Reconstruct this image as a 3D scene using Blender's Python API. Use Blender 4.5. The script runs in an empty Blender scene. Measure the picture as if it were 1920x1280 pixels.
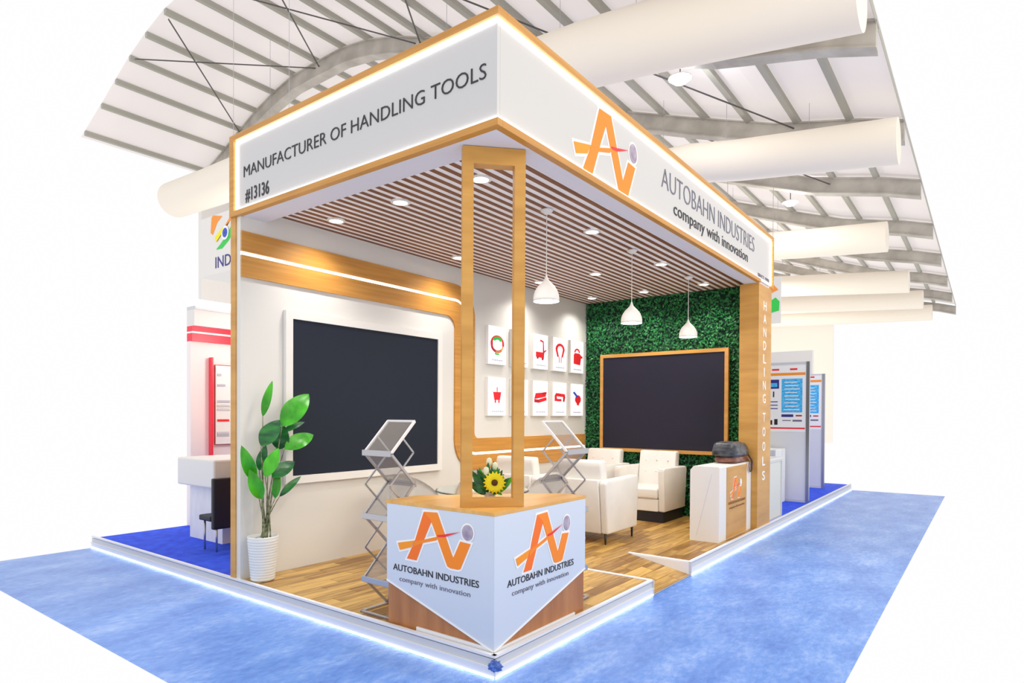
import bpy, bmesh, math, random
import numpy as np
from mathutils import Vector, Matrix
random.seed(7)
C = bpy.context.scene.collection
PI = math.pi

# ------------------------------------------------------------------ camera
CAM = Vector((-3.01672, -2.38525, 1.60303))
YAW, PIT, ROL = 0.64806, -0.010058, -0.00515
FPX, PX, PY = 1184.46, 953.59, 790.23
cd = bpy.data.cameras.new('camera'); cam = bpy.data.objects.new('camera', cd); C.objects.link(cam)
fw0 = Vector((math.cos(YAW), math.sin(YAW), 0)); rt0 = Vector((math.sin(YAW), -math.cos(YAW), 0)); up0 = Vector((0, 0, 1))
fw = fw0*math.cos(PIT) + up0*math.sin(PIT); up1 = -fw0*math.sin(PIT) + up0*math.cos(PIT)
rt = rt0*math.cos(ROL) - up1*math.sin(ROL); up = rt0*math.sin(ROL) + up1*math.cos(ROL)
M = Matrix(((rt.x, up.x, -fw.x, CAM.x), (rt.y, up.y, -fw.y, CAM.y), (rt.z, up.z, -fw.z, CAM.z), (0, 0, 0, 1)))
cam.matrix_world = M
cd.sensor_fit = 'HORIZONTAL'; cd.sensor_width = 36; cd.lens = FPX*36/1920
cd.shift_x = (960-PX)/1920; cd.shift_y = (PY-640)/1920
cd.clip_end = 200
bpy.context.scene.camera = cam

# ------------------------------------------------------------------ world, lights, exposure
w = bpy.data.worlds.new('world'); bpy.context.scene.world = w; w.use_nodes = True
bg = w.node_tree.nodes['Background']; bg.inputs[0].default_value = (1, 0.995, 1, 1); bg.inputs[1].default_value = 1.0
vs = bpy.context.scene.view_settings
vs.view_transform = 'Standard'; vs.look = 'None'; vs.gamma = 1; vs.exposure = 0.0
bpy.context.scene.display_settings.display_device = 'sRGB'

def area(name, loc, target, sx, sy, power, col):
    l = bpy.data.lights.new(name, 'AREA'); l.shape = 'RECTANGLE'; l.size = sx; l.size_y = sy; l.energy = power; l.color = col
    o = bpy.data.objects.new(name, l); C.objects.link(o); o.location = loc
    o.rotation_euler = (Vector(target)-Vector(loc)).to_track_quat('-Z', 'Y').to_euler()
    return o
area('aisle_fill', (3.5, -7.0, 6.3), (3.5, 0.5, 2.2), 9, 2.5, 300, (1, .88, .66))  # unseen area light, added to warm the aisle side faces
area('front_fill', (-6.5, 3.0, 6.0), (0, 1.5, 1.8), 2.5, 7, 20, (.84, .90, 1))  # unseen cool area light, added for the left hand faces

# ------------------------------------------------------------------ materials
def mat(name, col, rough=.5, metal=0, spec=.5, emit=None, es=0, coat=0):
    m = bpy.data.materials.new(name); m.use_nodes = True
    b = m.node_tree.nodes['Principled BSDF']
    b.inputs['Base Color'].default_value = (*col, 1); b.inputs['Roughness'].default_value = rough
    b.inputs['Metallic'].default_value = metal; b.inputs['Specular IOR Level'].default_value = spec
    b.inputs['Coat Weight'].default_value = coat
    if emit: b.inputs['Emission Color'].default_value = (*emit, 1); b.inputs['Emission Strength'].default_value = es
    return m
def noisy(m, c1, c2, scale=(5, 5, 5), detail=4, lo=.35, hi=.65, bump=0, rand=False, coord='Object'):
    nt = m.node_tree; N = nt.nodes; L = nt.links; b = N['Principled BSDF']
    tc = N.new('ShaderNodeTexCoord'); mp = N.new('ShaderNodeMapping'); mp.inputs['Scale'].default_value = scale
    nz = N.new('ShaderNodeTexNoise'); nz.inputs['Scale'].default_value = 1; nz.inputs['Detail'].default_value = detail
    L.new(tc.outputs[coord], mp.inputs[0]); L.new(mp.outputs[0], nz.inputs['Vector'])
    rp = N.new('ShaderNodeValToRGB'); rp.color_ramp.elements[0].position = lo; rp.color_ramp.elements[1].position = hi
    rp.color_ramp.elements[0].color = (*c1, 1); rp.color_ramp.elements[1].color = (*c2, 1)
    src = nz.outputs['Fac']
    if rand:
        oi = N.new('ShaderNodeObjectInfo'); ad = N.new('ShaderNodeMath'); ad.operation = 'MULTIPLY_ADD'
        ad.inputs[1].default_value = .42; L.new(oi.outputs['Random'], ad.inputs[0]); 
        sb = N.new('ShaderNodeMath'); sb.operation = 'SUBTRACT'; sb.inputs[1].default_value = .21
        L.new(nz.outputs['Fac'], sb.inputs[0]); L.new(sb.outputs[0], ad.inputs[2]); src = ad.outputs[0]
        # shift the grain per piece
        va = N.new('ShaderNodeVectorMath'); va.operation = 'MULTIPLY_ADD'
        cb = N.new('ShaderNodeCombineXYZ'); L.new(oi.outputs['Random'], cb.inputs[0]); L.new(oi.outputs['Random'], cb.inputs[1])
        L.new(cb.outputs[0], va.inputs[0]); va.inputs[1].default_value = (37, 91, 0); L.new(mp.outputs[0], va.inputs[2]); L.new(va.outputs[0], nz.inputs['Vector'])
    L.new(src, rp.inputs[0]); L.new(rp.outputs[0], b.inputs['Base Color'])
    if bump:
        bp = N.new('ShaderNodeBump'); bp.inputs['Strength'].default_value = bump; bp.inputs['Distance'].default_value = .02
        L.new(nz.outputs['Fac'], bp.inputs['Height']); L.new(bp.outputs[0], b.inputs['Normal'])
    return m
OAK1, OAK2 = (.56, .275, .055), (.68, .36, .085)
m_wood = noisy(mat('oak_laminate', OAK1, .42), OAK1, OAK2, (1.5, 1.5, 9), 5)
m_woodh = noisy(mat('oak_laminate_horizontal', OAK1, .42), (.53, .235, .042), (.64, .31, .065), (1.3, 1.3, 30), 5)
m_counterwood = noisy(mat('counter_wood', OAK1, .5), (.40, .155, .05), (.52, .22, .075), (10, 10, 1.2), 5)
m_ctop = noisy(mat('counter_top_wood', OAK1, .3), (.70, .36, .08), (.82, .46, .13), (2, 12, 2), 5)
m_slat = noisy(mat('slat_walnut', (.2, .08, .03), .6), (.17, .06, .022), (.25, .095, .035), (2, 30, 30), 3)
m_plank = noisy(mat('floor_plank', (.4, .2, .06), .38), (.25, .115, .022), (.68, .42, .12), (2.2, 22, 1), 3, .28, .72, .04, rand=True)
m_white = mat('white_paint', (.82, .80, .77), .55)
m_wall = mat('white_wall', (.74, .725, .69), .6)
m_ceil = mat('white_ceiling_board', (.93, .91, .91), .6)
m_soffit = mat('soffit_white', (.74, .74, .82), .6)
m_panel = mat('fascia_acrylic', (.60, .595, .605), .4)
m_vinyl = mat('counter_vinyl', (.64, .70, .80), .35)
m_led = mat('led_white', (1, 1, 1), .5, emit=(1, .985, .96), es=4.0)
m_led2 = mat('led_soft', (1, 1, 1), .5, emit=(1, .97, .92), es=2.6)
m_ledfloor = mat('led_floor', (1, 1, 1), .5, emit=(.86, .93, 1), es=3.6)
m_lamp = mat('lamp_glow', (1, 1, 1), .5, emit=(1, .98, .95), es=6)
m_black = mat('screen_black', (.012, .017, .032), .55, spec=.25)
m_black2 = mat('screen_black_blue', (.018, .017, .034), .55, spec=.25)
m_alu = mat('aluminium', (.50, .50, .53), .3, .85)
m_alud = mat('grey_profile', (.66, .67, .69), .45, .0)
m_aluw = mat('white_profile', (.88, .88, .90), .4)
m_steel = mat('painted_steel', (.62, .60, .56), .45, .3)
m_smoke = mat('clear_acrylic', (.38, .35, .33), .18); m_smoke.node_tree.nodes['Principled BSDF'].inputs['Alpha'].default_value = .34
m_leather = noisy(mat('white_leather', (.82, .80, .76), .45), (.80, .78, .74), (.86, .84, .80), (3, 3, 3), 3, bump=.05)
m_blk = mat('black_metal', (.02, .018, .018), .4)
m_plinth = mat('black_plinth', (.012, .012, .02), .5)
m_text = mat('dark_lettering', (.022, .022, .03), .5)
m_text2 = mat('grey_lettering', (.16, .16, .22), .5)
m_textw = mat('white_lettering', (.92, .92, .9), .5)
m_textb = mat('brown_lettering', (.35, .17, .06), .5)
m_or1 = mat('logo_orange', (.96, .17, .004), .5)
m_or2 = mat('logo_light_orange', (.96, .25, .003), .5)
m_or3 = mat('logo_amber', (.96, .31, .002), .5)
m_halo = mat('logo_white_outline', (.95, .94, .93), .45)
m_ball = noisy(mat('logo_ball', (.3, .25, .35), .4), (.30, .24, .34), (.50, .44, .54), (14, 14, 14), 2)
m_red = mat('print_red', (.85, .02, .03), .5)
m_redd = mat('print_dark_red', (.5, .02, .04), .5)
m_green = mat('print_green', (.03, .62, .08), .5)
m_blue = mat('print_blue', (.03, .08, .6), .5)
m_cyan = noisy(mat('print_cyan', (.0, .45, .85), .5), (.0, .36, .85), (.15, .62, .95), (3, 20, 60), 2)
m_dkblue = mat('print_navy', (.03, .03, .25), .5)
m_orange = mat('print_orange', (.95, .32, .03), .5)
m_capt = mat('print_grey', (.55, .55, .66), .5)
m_lightbox = mat('lightbox_face', (.88, .88, .95), .3, emit=(.98, .98, 1), es=.42)
m_pot = mat('ceramic_pot', (.80, .81, .79), .3)
m_soil = noisy(mat('pebbles', (.6, .6, .58), .8), (.45, .44, .42), (.8, .8, .78), (60, 60, 60), 2)
m_leafb = noisy(mat('leaf_bright', (.06, .42, .02), .3), (.022, .25, .004), (.065, .48, .012), (9, 9, 5), 3)
m_leafd = noisy(mat('leaf_dark', (.01, .10, .03), .3), (.006, .075, .025), (.02, .20, .03), (6, 6, 20), 2)
m_stem = noisy(mat('plant_stem', (.12, .16, .07), .5), (.10, .14, .06), (.28, .28, .17), (8, 8, 30), 2)
m_yellow = mat('petal_yellow', (.95, .85, .0), .5)
m_seed = mat('flower_centre', (.09, .035, .005), .8)
m_tulip = mat('tulip_cream', (.85, .92, .68), .4)
m_glass = mat('table_glass', (.72, .80, .76), .08); m_glass.node_tree.nodes['Principled BSDF'].inputs['Transmission Weight'].default_value = .75
m_vase = mat('vase_glass', (.9, .88, .92), .12); m_vase.node_tree.nodes['Principled BSDF'].inputs['Transmission Weight'].default_value = .45
m_bag = noisy(mat('bag_leather_black', (.03, .035, .045), .32), (.018, .02, .028), (.10, .11, .13), (8, 8, 22), 3, bump=.3)
m_bagb = noisy(mat('bag_leather_brown', (.22, .08, .05), .35), (.10, .035, .03), (.36, .14, .09), (10, 10, 30), 3, bump=.3)
m_tape = noisy(mat('blue_tape', (.05, .12, .5), .5), (.03, .09, .42), (.12, .25, .7), (40, 40, 40), 2)
m_blueflo = noisy(mat('blue_carpet_raw', (.01, .06, .85), .8), (.008, .05, .75), (.02, .11, .95), (9, 9, 9), 3)
m_nred = mat('neighbour_red', (.95, .025, .06), .4)
m_npink = mat('neighbour_pink_wall', (.97, .87, .86), .6)
m_beam = noisy(mat('galvanised_beam', (.35, .34, .32), .6), (.40, .375, .335), (.54, .51, .46), (2, 2, 2), 3)
m_purl = mat('purlin_grey', (.40, .39, .34), .6)
m_wire = mat('wire_dark', (.10, .09, .09), .5)
m_duct = mat('fabric_duct', (.93, .86, .75), .7)
m_drape = noisy(mat('white_cloth', (.85, .85, .84), .7), (.80, .80, .79), (.90, .90, .89), (8, 8, 3), 3, bump=.1)
m_grey = mat('partition_white', (.76, .77, .80), .5)
m_cab = mat('cabinet_cream', (.70, .71, .66), .5)
# roof membrane lets daylight through
m_roof = bpy.data.materials.new('roof_membrane'); m_roof.use_nodes = True
nt = m_roof.node_tree; N = nt.nodes; N.remove(N['Principled BSDF'])
df = N.new('ShaderNodeBsdfDiffuse'); tl = N.new('ShaderNodeBsdfTranslucent'); mx = N.new('ShaderNodeMixShader')
df.inputs[0].default_value = (.90, .84, .82, 1); tl.inputs[0].default_value = (.90, .84, .82, 1); mx.inputs[0].default_value = .5
nt.links.new(df.outputs[0], mx.inputs[1]); nt.links.new(tl.outputs[0], mx.inputs[2]); nt.links.new(mx.outputs[0], N['Material Output'].inputs[0])
# film covered aisle carpet: blue, film's reflections painted in as paler streaks
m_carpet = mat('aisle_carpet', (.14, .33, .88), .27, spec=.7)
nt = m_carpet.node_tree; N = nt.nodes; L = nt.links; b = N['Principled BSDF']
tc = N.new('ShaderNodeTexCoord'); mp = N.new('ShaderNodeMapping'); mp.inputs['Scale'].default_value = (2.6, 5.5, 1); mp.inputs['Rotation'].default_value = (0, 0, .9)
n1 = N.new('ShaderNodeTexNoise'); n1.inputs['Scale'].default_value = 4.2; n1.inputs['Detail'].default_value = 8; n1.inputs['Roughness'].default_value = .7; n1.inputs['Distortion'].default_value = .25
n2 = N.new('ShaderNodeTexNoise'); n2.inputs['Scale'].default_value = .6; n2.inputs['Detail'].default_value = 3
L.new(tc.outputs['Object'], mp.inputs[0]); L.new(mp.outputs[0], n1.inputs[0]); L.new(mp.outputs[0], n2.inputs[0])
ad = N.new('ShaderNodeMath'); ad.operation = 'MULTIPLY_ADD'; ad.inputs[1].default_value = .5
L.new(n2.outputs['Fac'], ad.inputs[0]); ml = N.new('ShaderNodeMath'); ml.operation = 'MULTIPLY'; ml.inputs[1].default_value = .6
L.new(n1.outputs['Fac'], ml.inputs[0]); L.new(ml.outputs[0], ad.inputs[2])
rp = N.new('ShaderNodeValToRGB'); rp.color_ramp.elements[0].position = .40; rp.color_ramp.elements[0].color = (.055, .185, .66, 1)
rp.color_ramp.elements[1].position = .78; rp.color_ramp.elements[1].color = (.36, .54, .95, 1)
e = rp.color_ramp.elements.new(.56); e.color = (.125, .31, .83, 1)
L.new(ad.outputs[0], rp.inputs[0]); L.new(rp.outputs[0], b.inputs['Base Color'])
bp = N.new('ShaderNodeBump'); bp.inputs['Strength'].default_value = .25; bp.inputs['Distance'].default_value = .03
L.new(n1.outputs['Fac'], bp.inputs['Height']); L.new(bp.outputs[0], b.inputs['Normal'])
# artificial hedge leaves
m_hedge = mat('hedge_leaves', (.01, .16, .04), .5)
nt = m_hedge.node_tree; N = nt.nodes; L = nt.links; b = N['Principled BSDF']
ge = N.new('ShaderNodeNewGeometry'); rp = N.new('ShaderNodeValToRGB')
rp.color_ramp.elements[0].color = (.002, .045, .022, 1); rp.color_ramp.elements[1].color = (.02, .30, .06, 1)
L.new(ge.outputs['Random Per Island'], rp.inputs[0]); L.new(rp.outputs[0], b.inputs['Base Color'])
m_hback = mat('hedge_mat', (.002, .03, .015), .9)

# ------------------------------------------------------------------ mesh helpers
def link(name, me, parent=None):
    o = bpy.data.objects.new(name, me); C.objects.link(o)
    if parent: o.parent = parent
    return o
def obj(name, bm, m, parent=None, smooth=False):
    me = bpy.data.meshes.new(name); bmesh.ops.recalc_face_normals(bm, faces=bm.faces); bm.to_mesh(me); bm.free()
    for x in (m if isinstance(m, (list, tuple)) else [m]): me.materials.append(x)
    if smooth:
        for p in me.polygons: p.use_smooth = True
    return link(name, me, parent)
def tag(o, label, cat, group=None):
    o['label'] = label; o['category'] = cat
    if group: o['group'] = group
    return o
def thing(name, label, cat, loc=(0, 0, 0), rz=0, group=None):
    o = bpy.data.objects.new(name, None); C.objects.link(o); o.location = loc; o.rotation_euler = (0, 0, rz); o.empty_display_size = .1
    return tag(o, label, cat, group)
def struct(o): o['kind'] = 'structure'; return o
def box(bm, a, b, bev=0, seg=2):
    x0, y0, z0 = a; x1, y1, z1 = b
    r = bmesh.ops.create_cube(bm, size=1)
    v = r['verts']
    bmesh.ops.scale(bm, vec=(abs(x1-x0), abs(y1-y0), abs(z1-z0)), verts=v)
    bmesh.ops.translate(bm, vec=((x0+x1)/2, (y0+y1)/2, (z0+z1)/2), verts=v)
    if bev:
        es = list({e for q in v for e in q.link_edges})
        bmesh.ops.bevel(bm, geom=es, offset=bev, segments=seg, affect='EDGES', profile=.5)
    return bm
def bx(a, b, bev=0, seg=2): return box(bmesh.new(), a, b, bev, seg)
def tube(bm, p, q, r=.01, n=8, r2=None, caps=True):
    p = Vector(p); q = Vector(q); d = q-p
    mt = Matrix.Translation((p+q)/2) @ d.to_track_quat('Z', 'Y').to_matrix().to_4x4()
    bmesh.ops.create_cone(bm, cap_ends=caps, segments=n, radius1=r, radius2=r if r2 is None else r2, depth=d.length, matrix=mt)
    return bm
def bar(bm, p, q, wv, w, t):
    """rectangular bar from p to q, width w along direction wv, thickness t across"""
    p = Vector(p); q = Vector(q); d = (q-p).normalized(); wv = Vector(wv).normalized(); n = d.cross(wv).normalized()
    vs_ = []
    for c in (p, q):
        for a, b_ in ((-1, -1), (1, -1), (1, 1), (-1, 1)): vs_.append(bm.verts.new(c+wv*w/2*a+n*t/2*b_))
    for i in range(4):
        j = (i+1) % 4; bm.faces.new((vs_[i], vs_[j], vs_[4+j], vs_[4+i]))
    bm.faces.new(vs_[:4][::-1]); bm.faces.new(vs_[4:])
    return bm
def path_tube(bm, pts, r=.01, n=8):
    for i in range(len(pts)-1): tube(bm, pts[i], pts[i+1], r if not callable(r) else r(i), n)
    return bm
def lathe(bm, prof, c=(0, 0, 0), n=32, cap=False):
    rings = []
    for r, z in prof:
        rings.append([bm.verts.new((c[0]+r*math.cos(2*PI*k/n), c[1]+r*math.sin(2*PI*k/n), c[2]+z)) for k in range(n)])
    for a, b_ in zip(rings, rings[1:]):
        for k in range(n): bm.faces.new((a[k], a[(k+1) % n], b_[(k+1) % n], b_[k]))
    if cap: bm.faces.new(rings[-1]); bm.faces.new(rings[0][::-1])
    return bm
def prism(bm, pts, thick, o, u, v, n):
    """extrude a 2D polygon (pts in u,v) by thick along n"""
    o, u, v, n = map(Vector, (o, u, v, n))
    a = [bm.verts.new(o+u*x+v*y) for x, y in pts]; b_ = [bm.verts.new(o+u*x+v*y+n*thick) for x, y in pts]
    k = len(pts)
    bm.faces.new(a[::-1]); bm.faces.new(b_)
    for i in range(k):
        j = (i+1) % k; bm.faces.new((a[i], a[j], b_[j], b_[i]))
    return bm
# the hall is modelled from its bay line x = HX0 inwards and ends at y = HY0 on the aisle side
HX0, HY0 = 4.3, -1.0
def clip(bm, cap=True, x0=None):
    for co, n in (((0, HY0, 0), (0, -1, 0)),)+((((x0, 0, 0), (-1, 0, 0)),) if x0 is not None else ()):
        g = bm.verts[:]+bm.edges[:]+bm.faces[:]
        if not g: break
        r = bmesh.ops.bisect_plane(bm, geom=g, dist=1e-5, plane_co=co, plane_no=n, clear_outer=True, clear_inner=False)
        if cap:
            es = [e for e in r['geom_cut'] if isinstance(e, bmesh.types.BMEdge) and e.is_boundary]
            if es:
                try: bmesh.ops.holes_fill(bm, edges=es, sides=0)
                except Exception: pass
    return bm
_txt = {}
def text_mesh(body, offset=0, shear=0, spacing=1.0, wordsp=1.0):
    cu = bpy.data.curves.new('t', 'FONT'); cu.body = body; cu.offset = offset; cu.shear = shear; cu.space_character = spacing; cu.space_word = wordsp
    cu.resolution_u = 3; cu.fill_mode = 'BOTH'; cu.extrude = .01
    o = bpy.data.objects.new('t', cu); C.objects.link(o)
    dg = bpy.context.evaluated_depsgraph_get(); dg.update()
    me = bpy.data.meshes.new_from_object(o.evaluated_get(dg)); bpy.data.objects.remove(o); bpy.data.curves.remove(cu)
    return me
def text(name, body, m, parent, o, u, wd, ht, base=None, capn=None, **kw):
    """lettering fitted to width wd and cap height ht, left baseline at o, running along u, upright, facing out along n = u x z"""
    me = text_mesh(body, **kw); me.name = name
    co = np.empty(len(me.vertices)*3, 'f'); me.vertices.foreach_get('co', co); co = co.reshape(-1, 3)
    x0, x1 = co[:, 0].min(), co[:, 0].max()
    cap = .729 if capn is None else capn
    co[:, 0] = (co[:, 0]-x0)/(x1-x0)*wd; co[:, 1] = co[:, 1]/cap*ht; co[:, 2] = co[:, 2]*.2
    u = Vector(u).normalized(); n = u.cross(Vector((0, 0, 1)))
    R = np.array([u, (0, 0, 1), n]); co = co@R+np.array(o)
    me.vertices.foreach_set('co', co.astype('f').ravel()); me.update(); me.materials.append(m)
    # one object per word: islands of the mesh are gathered by the gaps between them
    bm = bmesh.new(); bm.from_mesh(me); bm.faces.ensure_lookup_table(); seen = set(); isl = []
    uu = np.array(u); o0 = np.array(o)
    for f0 in bm.faces:
        if f0.index in seen: continue
        st = [f0]; seen.add(f0.index); fs = []
        while st:
            f = st.pop(); fs.append(f)
            for e_ in f.edges:
                for g_ in e_.link_faces:
                    if g_.index not in seen: seen.add(g_.index); st.append(g_)
        xs_ = [(np.array(v_.co)-o0)@uu for f in fs for v_ in f.verts]; isl.append((min(xs_), max(xs_), {f.index for f in fs}))
    isl.sort(key=lambda t_: t_[0]); words = []
    gap = wd/max(6, len(body))*.55
    for a_, b_, fs in isl:
        if words and a_-words[-1][1] < gap: words[-1][1] = max(b_, words[-1][1]); words[-1][2] |= fs
        else: words.append([a_, b_, set(fs)])
    out = None
    for a_, b_, fs in words:
        b2 = bm.copy(); b2.faces.ensure_lookup_table(); bmesh.ops.delete(b2, geom=[f for f in b2.faces if f.index not in fs], context='FACES')
        me2 = bpy.data.meshes.new(name); b2.to_mesh(me2); b2.free(); me2.materials.append(m); out = link(name, me2, parent)
    bm.free(); return out

# ================================================================== SETTING
W, LX, ZD, ZB, ZT = 3.0, 6.11, .135, 3.345, 4.056
ZC = 3.42
# ---- aisle carpet (ground)
bm = bmesh.new()
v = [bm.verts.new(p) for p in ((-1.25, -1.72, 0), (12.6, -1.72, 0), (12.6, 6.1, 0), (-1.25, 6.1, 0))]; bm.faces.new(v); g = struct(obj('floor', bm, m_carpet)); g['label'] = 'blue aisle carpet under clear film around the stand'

# ---- hall roof
RP = [(-7, 5.55), (-3, 6.95), (-.23, 7.78), (1.47, 8.15), (3.5, 8.86), (6, 9.78), (8.5, 10.65), (9.4, 11.0), (10.5, 11.31), (11.55, 11.46), (12.7, 11.45), (13.8, 11.43), (14.8, 11.23), (15.8, 10.94), (16.6, 10.63), (17.5, 10.26), (19.1, 9.66)]
def roof_z(y):
    for (a, b_), (c, d) in zip(RP, RP[1:]):
        if a <= y <= c: return b_+(d-b_)*(y-a)/(c-a)
    return RP[-1][1]
ceiling = struct(bpy.data.objects.new('ceiling', None)); C.objects.link(ceiling)
FR = [HX0, 8, 12, 16, 20.5, 25, 29.5, 34, 38.5]
for x0, x1 in zip(FR, FR[1:]):
    bm = bmesh.new()
    a = [bm.verts.new((x0, y, z+.12)) for y, z in RP]; b_ = [bm.verts.new((x1, y, z+.12)) for y, z in RP]
    for i in range(len(RP)-1): bm.faces.new((a[i], a[i+1], b_[i+1], b_[i]))
    clip(bm, False)
    if bm.faces: obj('roof_panel', bm, m_roof, ceiling)
    else: bm.free()
ys = [5.13-1.03*k for k in range(0, 10)] + [6.3, 7.4, 8.45, 9.45, 10.5, 11.55, 12.68, 13.8, 14.82, 15.77, 16.65, 17.6, 18.8]
for x0, x1 in zip(FR, FR[1:]):
    for y in ys:
        z = roof_z(y)+.05; bm = bmesh.new()
        box(bm, (x0, y-.055, z-.07), (x1, y+.055, z+.06)); clip(bm)
        if bm.faces: obj('purlin', bm, m_purl, ceiling)
        else: bm.free()
for x in FR[1:]:
    bm = bmesh.new(); D = .40
    for s in (-.10, .10):
        top = [bm.verts.new((x+s, y, z)) for y, z in RP]
        bot = [bm.verts.new((x+s, y, z-D)) for y, z in RP]
        if s < 0: A = (top, bot)
        else: B = (top, bot)
    k = len(RP)
    for i in range(k-1):
        bm.faces.new((A[0][i], A[0][i+1], A[1][i+1], A[1][i])); bm.faces.new((B[0][i], B[0][i+1], B[1][i+1], B[1][i]))
        bm.faces.new((A[0][i], A[0][i+1], B[0][i+1], B[0][i])); bm.faces.new((A[1][i], A[1][i+1], B[1][i+1], B[1][i]))
    bm.faces.new((A[0][0], A[1][0], B[1][0], B[0][0])); bm.faces.new((A[0][-1], A[1][-1], B[1][-1], B[0][-1]))
    # flanges
    for i in range(k-1):
        (y0, z0), (y1, z1) = RP[i], RP[i+1]
        for dz in (0, -D): bar(bm, (x, y0, z0+dz), (x, y1, z1+dz), (1, 0, 0), .30, .03)
    clip(bm)
    if bm.faces: obj('arch_beam', bm, m_beam, ceiling)
    else: bm.free()
# bracing cables between the frames
def rz_(y): return roof_z(y)-.02
for p, q in (((8, 12.68, rz_(12.68)-.1), (3.2, 16.3, rz_(16.3))), ((8, 12.68, rz_(12.68)-.1), (3.2, 8.6, rz_(8.6))), ((8, 8.7, rz_(8.7)-.1), (3.2, 12.68, rz_(12.68))),
             ((8, 8.7, rz_(8.7)-.1), (3.2, 5.0, rz_(5.0))), ((8, 16.7, rz_(16.7)-.1), (3.2, 12.7, rz_(12.7))), ((8, 4.1, rz_(4.1)-.1), (3.2, 8.3, rz_(8.3))),
             ((8, 4.1, rz_(4.1)-.1), (12, 1.0, rz_(1.0)-.1)), ((12, 4.1, rz_(4.1)-.15), (16, 1.0, rz_(1)-.15)), ((12, 1.0, rz_(1.0)-.15), (16, 4.1, rz_(4.1)-.15)),
             ((12, 4.12, rz_(4.12)-.2), (12, 2.06, rz_(2.06)-.33)), ((12, 2.06, rz_(2.06)-.1), (12, 2.06, rz_(2.06)-.62))):
    bm = bmesh.new(); tube(bm, p, q, .018, 6); clip(bm, x0=HX0)
    if bm.faces: obj('bracing_cable', bm, m_wire, ceiling)
    else: bm.free()
# hall walls
bm = clip(box(bmesh.new(), (7.9, 19.1, 0), (40, 19.3, 9.7))); struct(obj('wall_left', bm, m_white))
bm = clip(box(bmesh.new(), (40, 5.2, 0), (40.2, 19.3, 9.6))); struct(obj('wall_back', bm, mat('hall_end_wall', (.95, .90, .82), .6)))

# ---- fabric air ducts
def duct(X, pts, r, label):
    P = [Vector((X, y, z)) for y, z in pts]
    bm = bmesh.new(); rings = []; n = 28
    fine = []
    for i in range(len(P)-1):
        for k in range(6): fine.append(P[i].lerp(P[i+1], k/6))
    fine.append(P[-1])
    for c in fine: rings.append([bm.verts.new((c.x+r*math.cos(2*PI*k/n), c.y, c.z+r*math.sin(2*PI*k/n))) for k in range(n)])
    for a, b_ in zip(rings, rings[1:]):
        for k in range(n): bm.faces.new((a[k], a[(k+1) % n], b_[(k+1) % n], b_[k]))
    bm.faces.new(rings[0]); bm.faces.new(rings[-1])
    clip(bm); o = obj('air_duct', bm, m_duct, None, True)
    md = o.modifiers.new('e', 'EDGE_SPLIT'); md.split_angle = .9
    for f_ in (.25, .55, .68, .75, .83):
        c = P[0].lerp(P[-1], f_)
        for (p_, q_) in zip(P, P[1:]):
            if q_.y <= c.y <= p_.y: c = p_.lerp(q_, (p_.y-c.y)/(p_.y-q_.y))
        bm = tube(bmesh.new(), (X, c.y, c.z+r-.03), (X, c.y, roof_z(c.y)+.05), .005, 6); clip(bm)
        if bm.faces: obj('hanger', bm, m_alu, o)
        else: bm.free()
    tag(o, label, 'air duct', 'white fabric air ducts across the hall')
duct(6.5, [(18, 8.3), (15.7, 8.22), (9, 8.1), (3.1, 7.8), (1.9, 7.68), (.96, 7.55), (-3, 7.0)], .53, 'thick white fabric air duct crossing the top right, closest to the booth corner')
duct(11, [(18, 8.0), (3, 7.35), (2.0, 7.18), (.9, 7.05), (-3, 6.6)], .43, 'white fabric air duct, second from the camera, below the long grey beam')
duct(18.5, [(18, 7.6), (3.2, 7.13), (2.4, 7.06), (0, 6.9)], .44, 'white fabric air duct just above the right end of the sign fascia')
duct(25, [(18, 7.6), (4.86, 7.09), (3.8, 7.0), (0, 6.7)], .42, 'pale fabric air duct beside the small flag banner')
duct(31.5, [(18, 7.8), (6.2, 7.33), (4.6, 7.25), (0, 7)], .42, 'pale fabric air duct below the flag banner height, far down the hall')
duct(37.5, [(18, 8.0), (8, 7.5), (6, 7.4), (0, 7.2)], .42, 'faint fabric air duct farthest down the hall')

# ---- the booth's own structure
deckm = m_aluw
flo = struct(bpy.data.objects.new('floor_deck', None)); C.objects.link(flo)
RX0, RX1, RY = 2.25, 3.14, .645
bm = bmesh.new()
for a, b_ in (((.012, .012, 0), (RX0, 2.98, ZD-.012)), ((RX1, .012, 0), (LX, 2.98, ZD-.012)), ((RX0, RY, 0), (RX1, 2.98, ZD-.012))): box(bm, a, b_)
obj('deck_board', bm, m_aluw, flo)
# floor planks: every plank an object, alike ones share a mesh
pm = {}
def plank(x0, x1, y0, y1, z=ZD-.011, tilt=None):
    key = (round(x1-x0, 3), round(y1-y0, 3), tilt)
    if key not in pm:
        bm = bx((0, 0, 0), (x1-x0-.003, y1-y0-.003, .011)); me = bpy.data.meshes.new('plank'); bm.to_mesh(me); bm.free(); me.materials.append(m_plank); pm[key] = me
    o = link('plank', pm[key], flo); o.location = (x0, y0, z+random.uniform(0, .0008))
    if tilt: o.rotation_euler = (tilt, 0, 0)
    return o
rw = .124; nrow = 23; ang = math.atan2(ZD-.016, RY)
for r in range(nrow):
    y0 = .025+r*rw; y1 = min(y0+rw, 2.87); off = [0, .35, .15, .5, .25][r % 5]
    x = .025-off
    while x < 5.98:
        a, b_ = max(x, .025), min(x+.62, 5.98); x += .62
        if b_-a < .05: continue
        if r < 5:
            for s, t in ((a, min(b_, RX0-.03)), (max(a, RX1+.03), b_)):
                if t-s > .04: plank(s, t, y0, y1)
        else: plank(a, b_, y0, y1)
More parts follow.
